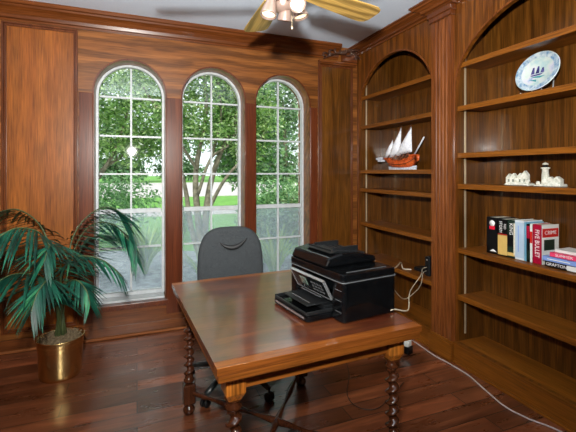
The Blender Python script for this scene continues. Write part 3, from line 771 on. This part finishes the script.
for yc, w, h, x in ((1.60, .028, .04, 2.35), (1.562, .024, .045, 2.355)):
    mb.prism([(yc - w, sz + .01), (yc + w, sz + .01), (yc + w, sz + h), (yc, sz + h + w * .7), (yc - w, sz + h)], lambda a, z, s, x=x: Vector((x - .016 + s * .032, a, z)))
mb.build('keeper_house', M_porc, v2, bevel=.002)
MB().ico((2.34, 1.675, sz + .018), .013, 2, jit=.2).build('rock', M_porc, v2)

# ------------------------------------------------------------------ books
def cover(name, c1, rough=.35): return mottled('cover_' + name, tuple(x * .93 for x in c1), c1, 25, rough, 2)
C_black = cover('black', lin(12, 12, 16)); C_yel = cover('yellow', lin(214, 180, 105)); C_green = cover('dark_green', lin(30, 48, 40)); C_blue = cover('pale_blue', lin(176, 200, 222))
C_lt = cover('light', lin(215, 225, 232)); C_crim = cover('crimson', lin(160, 14, 52)); C_white = cover('white', lin(228, 232, 228)); C_red = cover('red', lin(200, 40, 36))
C_pink = cover('pink', lin(235, 70, 110)); C_peri = cover('periwinkle', lin(130, 160, 225)); C_teal = cover('teal', lin(110, 170, 200)); C_page = mottled('pages', lin(200, 195, 175), lin(225, 220, 200), 80, .8)
C_txt = plain('white_lettering', lin(235, 235, 235), .5); C_txtr = plain('red_lettering', lin(215, 25, 55), .5); C_dark = plain('dark_lettering', lin(20, 20, 30), .5)
bz = .853; XS = 2.30
def text(s, size, mat, parent, M, name='lettering', sx=1):
    cu = bpy.data.curves.new(name, 'FONT'); cu.body = s; cu.size = size; cu.extrude = .0004; cu.align_x = 'CENTER'; cu.align_y = 'CENTER'; cu.resolution_u = 3
    o = bpy.data.objects.new(name, cu)
    dg = bpy.context.evaluated_depsgraph_get()
    me = bpy.data.meshes.new_from_object(o); me.materials.clear(); me.materials.append(mat); bpy.data.objects.remove(o)
    ob = bpy.data.objects.new(name, me); col.objects.link(ob)
    ob.parent = parent; ob.matrix_parent_inverse = wm(parent).inverted() @ M @ Matrix.Diagonal((sx, 1, 1, 1)); return ob
# frames: text on a spine facing -X. reading top to bottom: local x -> -Z, local y -> -Y? keep letters unmirrored
def spineM(x, y, z, vertical=True):
    if vertical: X_, Y_ = Vector((0, 0, -1)), Vector((0, -1, 0))
    else: X_, Y_ = Vector((0, -1, 0)), Vector((0, 0, 1))
    Z_ = X_.cross(Y_)
    m = Matrix(((X_.x, Y_.x, Z_.x, x), (X_.y, Y_.y, Z_.y, y), (X_.z, Y_.z, Z_.z, z), (0, 0, 0, 1)))
    return m
def book(y0, y1, h, depth, covm, label, xs=XS, bands=(), group='upright books on the right bookcase shelf'):
    """upright book between y0>y1 with spine facing the room"""
    t = thing('book', label, 'book', (xs + depth / 2, (y0 + y1) / 2, bz), 0, group); a, b_ = min(y0, y1), max(y0, y1); a += .0006; b_ -= .0006
    mb = MB(); c = .0022
    mb.box(xs, xs + depth, a, a + c, bz, bz + h).box(xs, xs + depth, b_ - c, b_, bz, bz + h).box(xs, xs + c, a, b_, bz, bz + h)
    co = mb.build('cover', covm, t, bevel=.0006)
    MB().box(xs + c, xs + depth - .004, a + c, b_ - c, bz + .003, bz + h - .004).build('pages', C_page, t)
    for (z0, z1, m, nm) in bands:
        MB().box(xs - .0006, xs + .0002, a + .0004, b_ - .0004, bz + z0 * h, bz + z1 * h).build(nm, m, co)
    return t, co
H0 = .252
ys = [2.022, 1.931, 1.858, 1.803, 1.738, 1.722, 1.700, 1.682, 1.624]
t, co = book(ys[0], ys[1], H0, .17, C_black, 'thick black book with a red and white spine emblem, left end of the row')
MB().lathe([(.0, 0), (.022, 0), (.022, .0006), (0, .0006)], Matrix.Translation((XS - .0008, 1.976, bz + .21)) @ Matrix.Rotation(R(90), 4, 'Y'), 20).build('emblem', C_txt, co)
MB().box(XS - .0012, XS + .0001, 1.955, 1.998, bz + .168, bz + .192).build('emblem', C_txtr, co)
MB().prism([(1.995, .016), (1.94, .016), (1.967, .034)], lambda a, z, s: Vector((XS - .0008 + s * .001, a, bz + z))).build('emblem', C_txt, co)
t, co = book(ys[1], ys[2], H0 - .004, .165, C_black, 'thick book with a black upper spine and sandy yellow lower half', bands=((.03, .58, C_yel, 'spine_panel'), (.56, .60, C_red, 'spine_panel')))
text('STORM', .030, C_txt, co, spineM(XS - .001, 1.908, bz + .195), sx=.8); text('RED', .024, C_txt, co, spineM(XS - .001, 1.876, bz + .2), sx=.8)
t, co = book(ys[2], ys[3], H0 - .002, .16, C_green, 'dark green and black book with white lettering, third from the left end', bands=((.30, .62, C_black, 'spine_panel'), (.05, .14, C_yel, 'spine_panel')))
text('KING', .036, C_txt, co, spineM(XS - .001, 1.83, bz + .19), sx=.9); MB().box(XS - .001, XS, 1.80, 1.812, bz + .02, bz + .23).build('spine_panel', C_page, co)
t, co = book(ys[3], ys[4], H0 + .002, .17, C_lt, 'pale blue-white book in the middle of the row', bands=((.05, .95, C_blue, 'spine_panel'),))
MB().box(XS - .001, XS, ys[3] - .028, ys[3] - .022, bz + .05, bz + .22).build('spine_line', C_peri, co)
t, co = book(ys[4], ys[5], H0 - .006, .16, C_teal, 'thin teal book beside the pale blue-white one')
t, co = book(ys[5], ys[6] + .0, H0 - .014, .15, C_black, 'thin black book with a red upper spine and green foot', bands=((.62, .95, C_crim, 'spine_panel'), (.06, .3, C_green, 'spine_panel')))
t, co = book(ys[6], ys[7], H0 - .01, .16, C_white, 'thin white book just left of the crimson one', bands=((.5, .8, C_red, 'spine_panel'),))
t, co = book(ys[7], ys[8], H0 - .010, .155, C_crim, 'crimson-spined book with a white and red cover, right end of the upright row')
text('FIVE BULLET', .040, C_txt, co, spineM(XS - .001, (ys[7] + ys[8]) / 2, bz + .125), sx=.80)
yf_ = ys[8]
MB().box(XS + .002, XS + .155, yf_ - .0008, yf_ + .0004, bz, bz + H0 - .01).build('front_cover', C_white, co)
MB().box(XS + .006, XS + .150, yf_ - .0016, yf_ - .0006, bz + .165, bz + .218).build('title_band', C_red, co)
MB().box(XS + .02, XS + .115, yf_ - .0016, yf_ - .0006, bz + .085, bz + .15).build('cover_picture', C_green, co)
text('CRIME', .034, C_txt, co, Matrix(((1, 0, 0, XS + .078), (0, 0, -1, yf_ - .0018), (0, 1, 0, bz + .192), (0, 0, 0, 1))), sx=1.1)
# lying books
def flat_book(y0, y1, z0, th, x0, depth, covm, label, rz=0):
    t = thing('book', label, 'book', (x0 + depth / 2, (y0 + y1) / 2, z0), rz, 'lying books at the right end of the shelf')
    t.rotation_euler = (0, 0, rz)
    a, b_ = -(y0 - y1) / 2, (y0 - y1) / 2; c = .002; d = depth / 2
    mb = MB().box(-d, d, a, b_, 0, c).box(-d, d, a, b_, th - c, th).box(-d, -d + c, a, b_, 0, th)
    co = mb.build('cover', covm, t, bevel=.0006, world=False)
    MB().box(-d + c, d - .003, a + .003, b_ - .003, c, th - c).build('pages', C_page, t, world=False)
    return t, co
zb = bz
t, co = flat_book(1.598, 1.36, zb, .034, 2.292, .16, C_black, 'black book with white spine lettering, lowest of the lying stack')
MB().box(2.2914, 2.2922, 1.36, 1.47, zb + .003, zb + .031).build('spine_panel', C_white, co)
text('GRAFTON', .026, C_txt, co, spineM(2.2912, 1.53, zb + .017, False), sx=1.0)
zb += .0345
t, co = flat_book(1.610, 1.37, zb, .028, 2.287, .16, C_peri, 'periwinkle blue book in the middle of the lying stack')
MB().box(2.2862, 2.2872, 1.45, 1.58, zb + .011, zb + .016).build('spine_line', C_white, co)
zb += .0285
t, co = flat_book(1.572, 1.345, zb, .026, 2.297, .15, C_pink, 'bright pink book second from the top of the lying stack')
text('SUMMER', .020, C_txt, co, spineM(2.296, 1.49, zb + .013, False), sx=1.3)
zb += .0265
t, co = flat_book(1.560, 1.35, zb, .018, 2.325, .13, C_white, 'thin white book on top of the lying stack')

# ------------------------------------------------------------------ model ship
C_hull = mottled('ship_hull', lin(150, 58, 22), lin(225, 105, 50), 40, .4, 3, .2); C_sail = mottled('ship_sail', lin(205, 212, 225), lin(245, 247, 250), 50, .8); C_keel = mottled('ship_waterline', lin(170, 178, 195), lin(225, 228, 235), 60, .6)
C_rig = plain('ship_rigging', lin(90, 50, 30), .5)
SX = 2.36; shz = 1.441
ship = thing('model_ship', 'wooden model sailing ship with white lateen sails on the left bookcase shelf', 'model ship', (SX, 3.03, shz))
# hull stations along y (bow at larger y)
st = [(3.33, .004, .118, .125), (3.27, .022, .085, .118), (3.20, .038, .035, .10), (3.10, .046, .018, .085), (3.0, .046, .016, .083), (2.92, .042, .02, .10), (2.86, .036, .04, .125), (2.82, .028, .075, .135)]
mb = MB(); n = 11; vs = []
for y, hw, zk, zd in st:
    for i in range(n):
        a = PI * i / (n - 1); vs.append(Vector((SX - hw * math.cos(a), y, shz + zd - (zd - zk) * math.sin(a) ** .7)))
fs = [(j * n + i, j * n + i + 1, (j + 1) * n + i + 1, (j + 1) * n + i) for j in range(len(st) - 1) for i in range(n - 1)]
fs += [(j * n, (j + 1) * n, (j + 1) * n + n - 1, j * n + n - 1) for j in range(len(st) - 1)]
fs += [tuple(reversed(range((len(st) - 1) * n, len(st) * n)))]
mb.add(vs, fs, True)
hl = mb.build('hull', C_hull, ship)
mb = MB()
for sgn in (-1, 1):
    mb.tube([(SX + sgn * hw, y, shz + zd + .002) for y, hw, zk, zd in st], .0035, 6)
    mb.tube([(SX + sgn * hw * 1.0, y, shz + zd * .75 + zk * .25) for y, hw, zk, zd in st], .0022, 6)
mb.box(SX - .03, SX + .03, 2.83, 2.90, shz + .125, shz + .14).box(SX - .02, SX + .02, 2.95, 3.0, shz + .085, shz + .105).box(SX - .02, SX + .02, 3.2, 3.26, shz + .10, shz + .12)
for k in range(6): mb.tube([(SX - .048, 2.95 + k * .05, shz + .095), (SX - .01, 2.93 + k * .045, shz + .16)], .0016, 5)
mb.build('deck_rails', C_hull, hl)
mb = MB(); st2 = [(3.21, .02, .002, .03), (3.14, .034, 0, .024), (3.0, .036, 0, .02), (2.90, .03, .0, .024), (2.85, .02, .002, .034)]; vs = []
for y, hw, zk, zd in st2: vs += [Vector((SX - hw, y, shz + zd)), Vector((SX - hw * .8, y, shz + zk)), Vector((SX + hw * .8, y, shz + zk)), Vector((SX + hw, y, shz + zd))]
mb.add(vs, [(j * 4 + i, j * 4 + (i + 1) % 4, j * 4 + 4 + (i + 1) % 4, j * 4 + 4 + i) for j in range(4) for i in range(4)] + [(0, 1, 2, 3), (19, 18, 17, 16)]); mb.build('waterline_base', C_keel, ship, bevel=.003)
mb = MB(); mb.tube([(SX, 3.28, shz + .105), (SX, 3.46, shz + .128)], [.005, .0025], 8)
for y, h in ((3.19, .24), (3.06, .35), (2.94, .33)): mb.tube([(SX, y, shz + .05), (SX, y - .01, shz + h)], [.005, .003], 8)
sp = mb.build('spars', C_rig, ship)
MB().tube([(SX, 2.87, shz + .12), (SX - .01, 2.715, shz + .288)], [.007, .006], 8).build('boom', C_keel, ship)
mb = MB()
for y, h in ((3.19, .24), (3.06, .35), (2.94, .33)):
    for q in (-.07, -.035, .035): mb.tube([(SX - .046, y + q, shz + .09), (SX, y - .01, shz + h * .8)], .0011, 5)
mb.build('shrouds', C_rig, sp)
mb = MB(); mb.tube([(SX - hw * 1.02, y, shz + zd * .5 + zk * .5) for y, hw, zk, zd in st[1:]], .003, 6); mb.build('hull_wale', C_rig, hl)
def sail(a, b_, c, off):
    """triangular sail a=peak,b=fore foot,c=aft foot with belly"""
    A, B, C_ = [Vector((SX + o, y, shz + z)) for (y, z, o) in (a, b_, c)]; mb = MB(); n = 8; idx = {}; vs = []
    for i in range(n + 1):
        for j in range(n + 1 - i):
            u, v_ = i / n, j / n; w = 1 - u - v_; p = A * u + B * v_ + C_ * w; p.x += off - .03 * (27 * u * v_ * w) ** .6 ; idx[(i, j)] = len(vs); vs.append(p)
    fs = []
    for i in range(n):
        for j in range(n - i):
            fs.append((idx[(i, j)], idx[(i + 1, j)], idx[(i, j + 1)]))
            if j < n - i - 1: fs.append((idx[(i + 1, j)], idx[(i + 1, j + 1)], idx[(i, j + 1)]))
    mb.add(vs, fs, True); o = mb.build('sail', C_sail, ship); s2 = o.modifiers.new('thick', 'SOLIDIFY'); s2.thickness = .0012
    return o
s1 = sail((2.885, .400, 0), (3.10, .135, -.02), (2.875, .165, 0), -.01)
s2 = sail((3.025, .405, 0), (3.20, .12, -.02), (3.03, .14, 0), -.015)
s3 = sail((3.165, .30, 0), (3.29, .12, -.01), (3.13, .135, 0), -.01)
mb = MB(); mb.tube([(SX - .018, 2.875, shz + .415), (SX - .02, 3.00, shz + .26), (SX - .034, 3.12, shz + .115)], .0025, 6); mb.tube([(SX - .02, 3.015, shz + .42), (SX - .036, 3.215, shz + .105)], .0025, 6); mb.tube([(SX - .015, 3.155, shz + .32), (SX - .025, 3.31, shz + .105)], .0025, 6)
mb.tube([(SX - .012, 3.44, shz + .124), (SX - .005, 3.19, shz + .24)], .001, 5); mb.tube([(SX, 3.45, shz + .124), (SX - .002, 3.06, shz + .35)], .001, 5)
mb.build('yards', C_rig, sp)
MB().box(SX - .022, SX + .022, 3.335, 3.40, shz + .085, shz + .13).ico((SX - .01, 3.42, shz + .115), .016, 2, (1, 1.4, .8), .1).build('figurehead', C_keel, ship, bevel=.006)

# ------------------------------------------------------------------ electrical bits
def cord(pts, r_, mat, label, name='loose_cable', n=8, cat='cord', closed=False):
    return tag(MB().tube(bez(pts, 12 * len(pts)), r_, n).build(name, mat), label, cat)
rt = thing('router', 'black box router standing upright on the low shelf behind the printer', 'router', (2.37, 2.65, .526))
mb = MB(); rbox(mb, 2.32, 2.45, 2.62, 2.675, .526, .69, .01); mb.build('case', M_blackm, rt, bevel=.004)
MB().box(2.3185, 2.32, 2.642, 2.648, .66, .668).build('status_light', C_txt, rt)
MB().box(2.36, 2.46, 2.70, 2.86, .526, .556).build('loose_box', M_blackm)
tag(bpy.data.objects['loose_box'], 'flat black box lying on the low shelf beside the upright router', 'box'); bpy.data.objects['loose_box'].name = 'modem'
cord([Vector((2.318, 2.65, .60)), Vector((2.25, 2.62, .60)), onX(421, 275, 2.12), onX(412, 288, 1.85), onX(409, 296, 1.6), onX(408, 310, 1.3), Vector((1.145, 1.53, .763)), Vector((1.10, 1.53, .7545))], .0034, M_cable, 'cream cable dropping from the low shelf onto the table edge')
cord([Vector((2.318, 2.65, .57)), Vector((2.24, 2.60, .57)), onX(421, 284, 2.1), onX(416, 291, 1.9), onX(404, 299, 1.5), Vector((1.20, 1.64, .84)), Vector((1.135, 1.66, .84))], .0028, M_cable, 'thin cream cable slanting down into the back of the printer')
cord([Vector((1.13, 1.74, .92)), Vector((1.17, 1.77, .945)), Vector((1.35, 1.93, .87)), Vector((1.8, 2.40, .70)), Vector((2.20, 2.84, .61)), Vector((2.27, 2.90, .535)), Vector((2.33, 2.86, .5315))], .005, M_cable, 'thick white cable running from the printer top to the low shelf')
mb = MB()
fl = [Vector((2.168, 2.60, .006)), onZ(420, 343, .006)] + [onZ(u, v, .006) for u, v in ((427, 350.5), (436, 356.5), (446.5, 362), (456, 367.5), (468.8, 375.5), (485.4, 390), (505, 406.5), (527, 418), (548, 426), (566, 433), (600, 447))]
for p in fl: p.x = min(p.x, 2.15)
tag(MB().tube(bez(fl, 100), .0048, 8).build('loose_cable', M_cablep), 'long pale cable lying on the floor along the bookcase plinth', 'cord')
dk = [onZ(u, v, .004) for u, v in ((345, 357), (349, 375), (347, 392), (352, 403), (364, 409), (378, 408), (392, 396), (404, 382))]
tag(MB().tube(bez(dk, 90), .0028, 6).build('loose_cable', M_cabled), 'thin dark cord looping over the floor under the table', 'cord')
ad = thing('power_adapter', 'black and white power adapter on the floor at the foot of the left bookcase', 'adapter', (1.97, 2.49, 0), R(20))
mb = MB(); rbox(mb, -.03, .03, -.05, .05, 0, .055, .008); mb.build('case', M_blackm, ad, bevel=.003, world=False)
mb = MB(); rbox(mb, -.028, .028, -.04, .03, .056, .10, .008); mb.build('plug', C_white, ad, bevel=.003, world=False)
cord([Vector((1.97, 2.49, .102)), Vector((2.02, 2.5, .13)), Vector((2.09, 2.54, .06)), Vector((2.15, 2.62, .006)), Vector((2.16, 2.72, .006))], .003, M_cablep, 'short pale lead arching out of the power adapter')

# ------------------------------------------------------------------ outdoors
M_lawn = mottled('lawn_grass', (.09, .26, .03), (.20, .46, .07), 3, .9, 8, .8)
M_drive = mottled('driveway', lin(188, 178, 176), lin(214, 206, 202), 5, .9)
M_mulch = mottled('mulch', lin(88, 94, 104), lin(185, 190, 196), 9, .95, 8, .8)
M_bark = mottled('bark', lin(92, 88, 74), lin(150, 142, 122), 12, .9, 6, .6)
def leafmat(name, a, b_, c, gloss=.1):
    m, nt, N, L, bs = newmat(name); N.remove(bs)
    geo = N.new('ShaderNodeNewGeometry'); n = noise(N, L, coords(N, L, (1, 1, 1), False), 4.5, 5, .75)
    rp = ramp(N, L, geo.outputs['Random Per Island'], [(.0, a), (.5, b_), (1, c)])
    d = N.new('ShaderNodeBsdfDiffuse'); tr = N.new('ShaderNodeBsdfTranslucent'); g = N.new('ShaderNodeBsdfGlossy'); g.inputs['Roughness'].default_value = .35
    L.new(rp, d.inputs[0]); L.new(rp, tr.inputs[0])
    m1 = N.new('ShaderNodeMixShader'); m1.inputs[0].default_value = .42; L.new(d.outputs[0], m1.inputs[1]); L.new(tr.outputs[0], m1.inputs[2])
    m2 = N.new('ShaderNodeMixShader'); m2.inputs[0].default_value = gloss; L.new(m1.outputs[0], m2.inputs[1]); L.new(g.outputs[0], m2.inputs[2]); L.new(m2.outputs[0], N['Material Output'].inputs[0]); return m
LF1 = leafmat('leaf_green', lin(60, 104, 40), lin(125, 172, 80), lin(200, 228, 150))
LF2 = leafmat('leaf_dark', lin(34, 76, 30), lin(76, 138, 56), lin(150, 200, 110), .16)
LF3 = leafmat('leaf_bush', lin(70, 125, 70), lin(132, 185, 120), lin(195, 230, 170))
LF4 = leafmat('leaf_far', lin(60, 96, 60), lin(100, 145, 90), lin(170, 200, 150))
LF5 = leafmat('leaf_strap', lin(90, 140, 40), lin(150, 195, 60), lin(205, 225, 110))
def leaves(mb, c, rad, n, size, rg, shell=.5, aspect=.45, mat=0):
    c = Vector(c)
    vs = []; fs = []
    for _ in range(n):
        d = Vector((rg.gauss(0, 1), rg.gauss(0, 1), rg.gauss(0, 1))).normalized(); r_ = shell + (1 - shell) * rg.random()
        p = c + Vector((d.x * rad[0], d.y * rad[1], d.z * rad[2])) * r_
        a = Vector((rg.gauss(0, 1), rg.gauss(0, 1), rg.gauss(0, .7) - .3)).normalized(); b_ = a.cross(Vector((rg.gauss(0, 1), rg.gauss(0, 1), rg.gauss(0, 1)))).normalized()
        l = size * rg.uniform(.6, 1.3); w = l * aspect; k = len(vs); up = a.cross(b_) * (w * .3)
        vs += [p, p + a * l * .45 + b_ * w * .5 + up, p + a * l, p + a * l * .45 - b_ * w * .5 + up, p + a * l * .5]
        fs += [(k, k + 1, k + 2, k + 4), (k, k + 4, k + 2, k + 3)]
    mb.add(vs, fs, False, mat)
def ground(x, y, z=-.15): return Vector((x, y, z))
GZ = -.15
struct(MB().box(-60, 80, YO, 160, GZ - .1, GZ).build('lawn', M_lawn))
# plant bed near the house, walk, drive: thin slabs on the lawn
mb = MB(); mb.prism([(-8, YO), (12, YO), (12, 6.2), (6, 5.9), (2.8, 6.6), (1.2, 7.6), (-.5, 8.3), (-4, 8.0), (-8, 7.4)], lambda a, b_, s: Vector((a, b_, GZ + s * .03))); struct(mb.build('plant_bed', M_mulch))
mb = MB(); mb.prism([(-30, 13.6), (-5, 14.4), (3, 14.2), (14, 13.0), (14, 14.6), (3, 15.8), (-5, 16.2), (-30, 15.6)], lambda a, b_, s: Vector((a, b_, GZ + s * .03))); struct(mb.build('footpath', M_drive))
mb = MB(); mb.box(-90, 120, 25, 58, GZ, GZ + .03); struct(mb.build('driveway', M_drive))
def tree(name, label, loc, trunks, crowns, mat, n, size, seed, group=None, cat='tree'):
    rg = random.Random(seed); x, y = loc
    t = thing(name, label, cat, (x, y, GZ), 0, group)
    if trunks:
        mb = MB()
        for pts, r0 in trunks:
            P = bez([Vector((x + a, y + b_, GZ + c)) for a, b_, c in pts], 20); mb.tube(P, [r0 * (1 - .7 * i / 20) for i in range(21)], 8)
        mb.build('trunk', M_bark, t)
    mb = MB()
    for (cx, cy, cz, rx, ry, rz, f) in crowns: leaves(mb, (x + cx, y + cy, GZ + cz), (rx, ry, rz), int(n * f), size, rg, .25)
    mb.build('foliage', mat, t); return t
# multi-stemmed ornamental tree seen through the middle window
tr_pts = []
rg = random.Random(3)
cm = onY(204, 300, 6.6)
T1 = [([(0, 0, 0), (.02, 0, .7), (.16, .1, 1.5), (.5, .2, 2.3), (.9, .3, 3.2)], .075), ([(0, 0, 0), (-.1, 0, .8), (-.12, .1, 1.6), (.05, .1, 2.6), (0, .1, 3.6)], .07),
      ([(-.03, 0, .0), (-.22, .05, .7), (-.3, .1, 1.3), (-.55, .1, 2.2), (-1.0, .0, 3.0)], .055), ([(.06, .0, .9), (.34, -.1, 1.45), (.75, -.1, 1.9), (1.2, 0, 2.4)], .035),
      ([(-.1, 0, 1.2), (.1, -.1, 1.8), (.45, -.1, 2.1), (.7, -.1, 2.9)], .03), ([(-.1, .05, 1.6), (-.4, .05, 2.1), (-.6, .1, 2.7), (-.5, .1, 3.3)], .03), ([(.1, .05, 1.7), (.3, .05, 2.5), (.25, .1, 3.2)], .028)]
tree('ornamental_tree', 'multi-stemmed tree with slanting bare trunks outside the middle window', (cm.x, 6.6), T1,
     [(.2, .2, 3.2, 1.4, .9, 1.1, .5), (-.5, 0, 2.5, .7, .6, .5, .12), (.9, 0, 2.5, .6, .6, .5, .14), (.1, 0, 2.25, .9, .6, .35, .1), (-.8, 0, 3.2, .9, .7, .8, .2), (.75, -.1, 1.95, .35, .35, .3, .04)], LF1, 9000, .085, 11)
tree('garden_tree', 'leafy broad tree outside the left window', (-.9, 7.6), [([(0, 0, 0), (.05, 0, 1.2), (0, 0, 2.2), (.2, 0, 3.2)], .09), ([(0, 0, 1.1), (.5, 0, 1.9), (.8, 0, 2.9)], .05), ([(0, 0, 1.2), (-.5, 0, 2.0), (-.9, 0, 3.0)], .05), ([(.3, 0, 1.6), (.7, .1, 1.9), (1.1, .1, 2.1)], .03)],
     [(.4, 0, 3.0, 1.5, .9, 1.0, .55), (-.7, 0, 2.8, .9, .8, .9, .2), (.9, -.1, 2.1, .6, .5, .45, .15), (.0, 0, 2.0, .6, .5, .3, .08)], LF1, 9500, .095, 12)
tree('magnolia_tree', 'glossy dark-leaved tree outside the right window', (2.05, 7.3), [([(0, 0, 0), (.0, 0, 1.0), (.05, 0, 2.2), (0, 0, 3.2)], .07)],
     [(-.05, .1, 2.4, .75, .6, 1.2, .75), (-.3, 0, 3.2, .7, .6, .8, .25)], LF2, 6500, .13, 13)
tree('flowering_bush', 'pale green rounded bush below the dark-leaved tree', (2.2, 6.05), None, [(0, 0, .85, .75, .35, .62, .6), (.35, 0, .75, .6, .35, .6, .3), (-.4, 0, .6, .4, .3, .5, .2)], LF3, 7500, .085, 14, cat='bush')
tree('low_shrub', 'low shrub with reddish tips outside the left window', (-.45, 8.9), [([(0, 0, 0), (0, 0, .5)], .03)], [(0, 0, .9, 1.0, .5, .75, 1)], LF3, 3000, .09, 15, cat='bush')
tree('low_shrub', 'small grey-green shrub left of the leaning trunks outside the middle window', (1.0, 9.4), [([(0, 0, 0), (0, 0, .4)], .02)], [(0, 0, .45, .35, .35, .38, 1)], LF4, 900, .07, 18, cat='bush')
# far trees beyond the drive
far = [(-14, 63, 6, 6, 13), (-3, 62, 5.2, 6, 12), (6.5, 70, 5.5, 6, 13), (15.5, 62, 5.2, 5, 12), (24, 70, 5.5, 6, 14), (33, 62, 5.5, 6, 13)]
for i, (x, y, rx, rz, zc) in enumerate(far):
    tree('shade_tree', 'tall shade tree far beyond the driveway', (x, y), [([(0, 0, 0), (.2, 0, 3), (0, 0, 6)], .35)], [(0, 0, zc * .62, rx, 3.0, rz, .7), (.3, -.5, 2.0, rx * .85, 1.6, 1.9, .5)], LF4, 2600, .8, 30 + i, group='shade trees beyond the driveway')
tree('background_tree', 'pale grey-green tree standing behind the dark-leaved one', (4.9, 13), [([(0, 0, 0), (.1, 0, 2), (0, 0, 4)], .15)], [(0, 0, 4.2, 2.0, 1.2, 2.6, .8), (-.2, 0, 1.6, 1.5, 1.0, .9, .3)], LF4, 5200, .2, 61)
# strap-leaved plants and grassy clumps near the glass
def clump(name, label, x, y, n, h, spread, seed, cat='plant', w=.02, group=None):
    rg = random.Random(seed); t = thing(name, label, cat, (x, y, GZ + .03), 0, group); mb = MB()
    for k in range(n):
        a = rg.uniform(0, 2 * PI); d = Vector((math.cos(a), math.sin(a), 0)); e = Vector((-d.y, d.x, 0)); hh = h * rg.uniform(.7, 1.1); sp_ = spread * rg.uniform(.3, 1.1)
        vs = []; ns = 6
        for j in range(ns + 1):
            s_ = j / ns; p = Vector((x, y, GZ + .03)) + d * (.02 + sp_ * s_ ** 1.5) + Vector((0, 0, hh * (s_ - .25 * s_ * s_))); ww = w * (math.sin(PI * (.2 + .78 * s_)))
            vs += [p - e * ww, p + Vector((0, 0, -ww * .4)), p + e * ww]
        fs = []
        for j in range(ns): fs += [(j * 3, j * 3 + 1, j * 3 + 4, j * 3 + 3), (j * 3 + 1, j * 3 + 2, j * 3 + 5, j * 3 + 4)]
        mb.add(vs, fs, True)
    mb.build('strap_leaves', LF5, t)
clump('strap_leaf_plant', 'yellow-green strap-leaved plant just outside the right window', 1.76, 5.0, 30, 1.0, .40, 41, w=.028)
clump('ornamental_grass', 'tall bright ornamental grass clump outside the left window', .12, 6.2, 170, .95, .55, 42, w=.008)
clump('ornamental_grass', 'low grass tuft in the bed below the middle window', .85, 5.6, 70, .55, .35, 43, w=.009)
# brick corner of the house at the right
M_brick, nt, N, L, b = newmat('red_brick')
tcn = N.new('ShaderNodeTexCoord'); br = N.new('ShaderNodeTexBrick'); br.inputs['Scale'].default_value = 1; br.inputs['Brick Width'].default_value = .22; br.inputs['Row Height'].default_value = .075; br.inputs['Mortar Size'].default_value = .012
br.inputs['Color1'].default_value = (*lin(150, 88, 72), 1); br.inputs['Color2'].default_value = (*lin(185, 125, 105), 1); br.inputs['Mortar'].default_value = (*lin(195, 190, 182), 1)
mpn = N.new('ShaderNodeMapping'); mpn.inputs['Rotation'].default_value = (R(90), 0, 0); L.new(tcn.outputs['Object'], mpn.inputs['Vector']); L.new(mpn.outputs[0], br.inputs['Vector']); L.new(br.outputs['Color'], b.inputs['Base Color']); setp(b, rough=.9)
bw = thing('brick_pier', 'red brick pier of the house at the right window edge', 'pier', (2.75, 5.35, GZ))
MB().box(2.305, 3.2, 5.35, 5.45, GZ + .03, 3.2).build('brickwork', M_brick, bw); MB().box(2.30, 3.25, 5.30, 5.5, 3.2, 3.28).build('coping', M_drive, bw)

# ------------------------------------------------------------------ light
w = bpy.data.worlds.new('sky'); scene.world = w; w.use_nodes = True; N, L = w.node_tree.nodes, w.node_tree.links
bg = N['Background']; sk = N.new('ShaderNodeTexSky'); sk.sky_type = 'HOSEK_WILKIE'; sk.turbidity = 4; sk.sun_direction = (-.4, -.6, .7)
mixn = N.new('ShaderNodeMix'); mixn.data_type = 'RGBA'; mixn.inputs[0].default_value = .75; mixn.inputs[7].default_value = (.92, .96, 1.0, 1)
L.new(sk.outputs[0], mixn.inputs[6]); L.new(mixn.outputs[2], bg.inputs[0]); bg.inputs[1].default_value = 2.0
sun = bpy.data.lights.new('sun', 'SUN'); sun.energy = 2.6; sun.angle = R(4); sun.color = (1, .96, .88)
so = bpy.data.objects.new('sun', sun); col.objects.link(so); so.rotation_euler = Vector((.35, .62, -.72)).to_track_quat('-Z', 'Y').to_euler()
fl_ = bpy.data.lights.new('camera_flash', 'SPOT'); fl_.energy = 720; fl_.shadow_soft_size = .05; fl_.color = (1, .96, .9); fl_.spot_size = R(150); fl_.spot_blend = 1.0
fo = bpy.data.objects.new('camera_flash', fl_); col.objects.link(fo); fo.location = (-.09, -.02, 1.80); fo.rotation_euler = Vector((.22, 1, .36)).to_track_quat('-Z', 'Y').to_euler()

# ------------------------------------------------------------------ camera and view
cam = bpy.data.cameras.new('camera'); cam.sensor_fit = 'HORIZONTAL'; cam.sensor_width = 36; cam.lens = FPX / 576 * 36; cam.shift_y = -(216 - HOR) / 576; cam.clip_start = .02; cam.clip_end = 400
cob = bpy.data.objects.new('camera', cam); col.objects.link(cob); cob.location = (0, 0, CH); cob.rotation_euler = (R(90), 0, -YAW); scene.camera = cob
vs_ = scene.view_settings; vs_.view_transform = 'Standard'; vs_.look = 'None'; vs_.gamma = 1; vs_.use_curve_mapping = False; vs_.exposure = 0.08
scene.cycles.use_denoising = True
scene.cycles.max_bounces = 8; scene.cycles.transparent_max_bounces = 12; scene.cycles.sample_clamp_indirect = 6
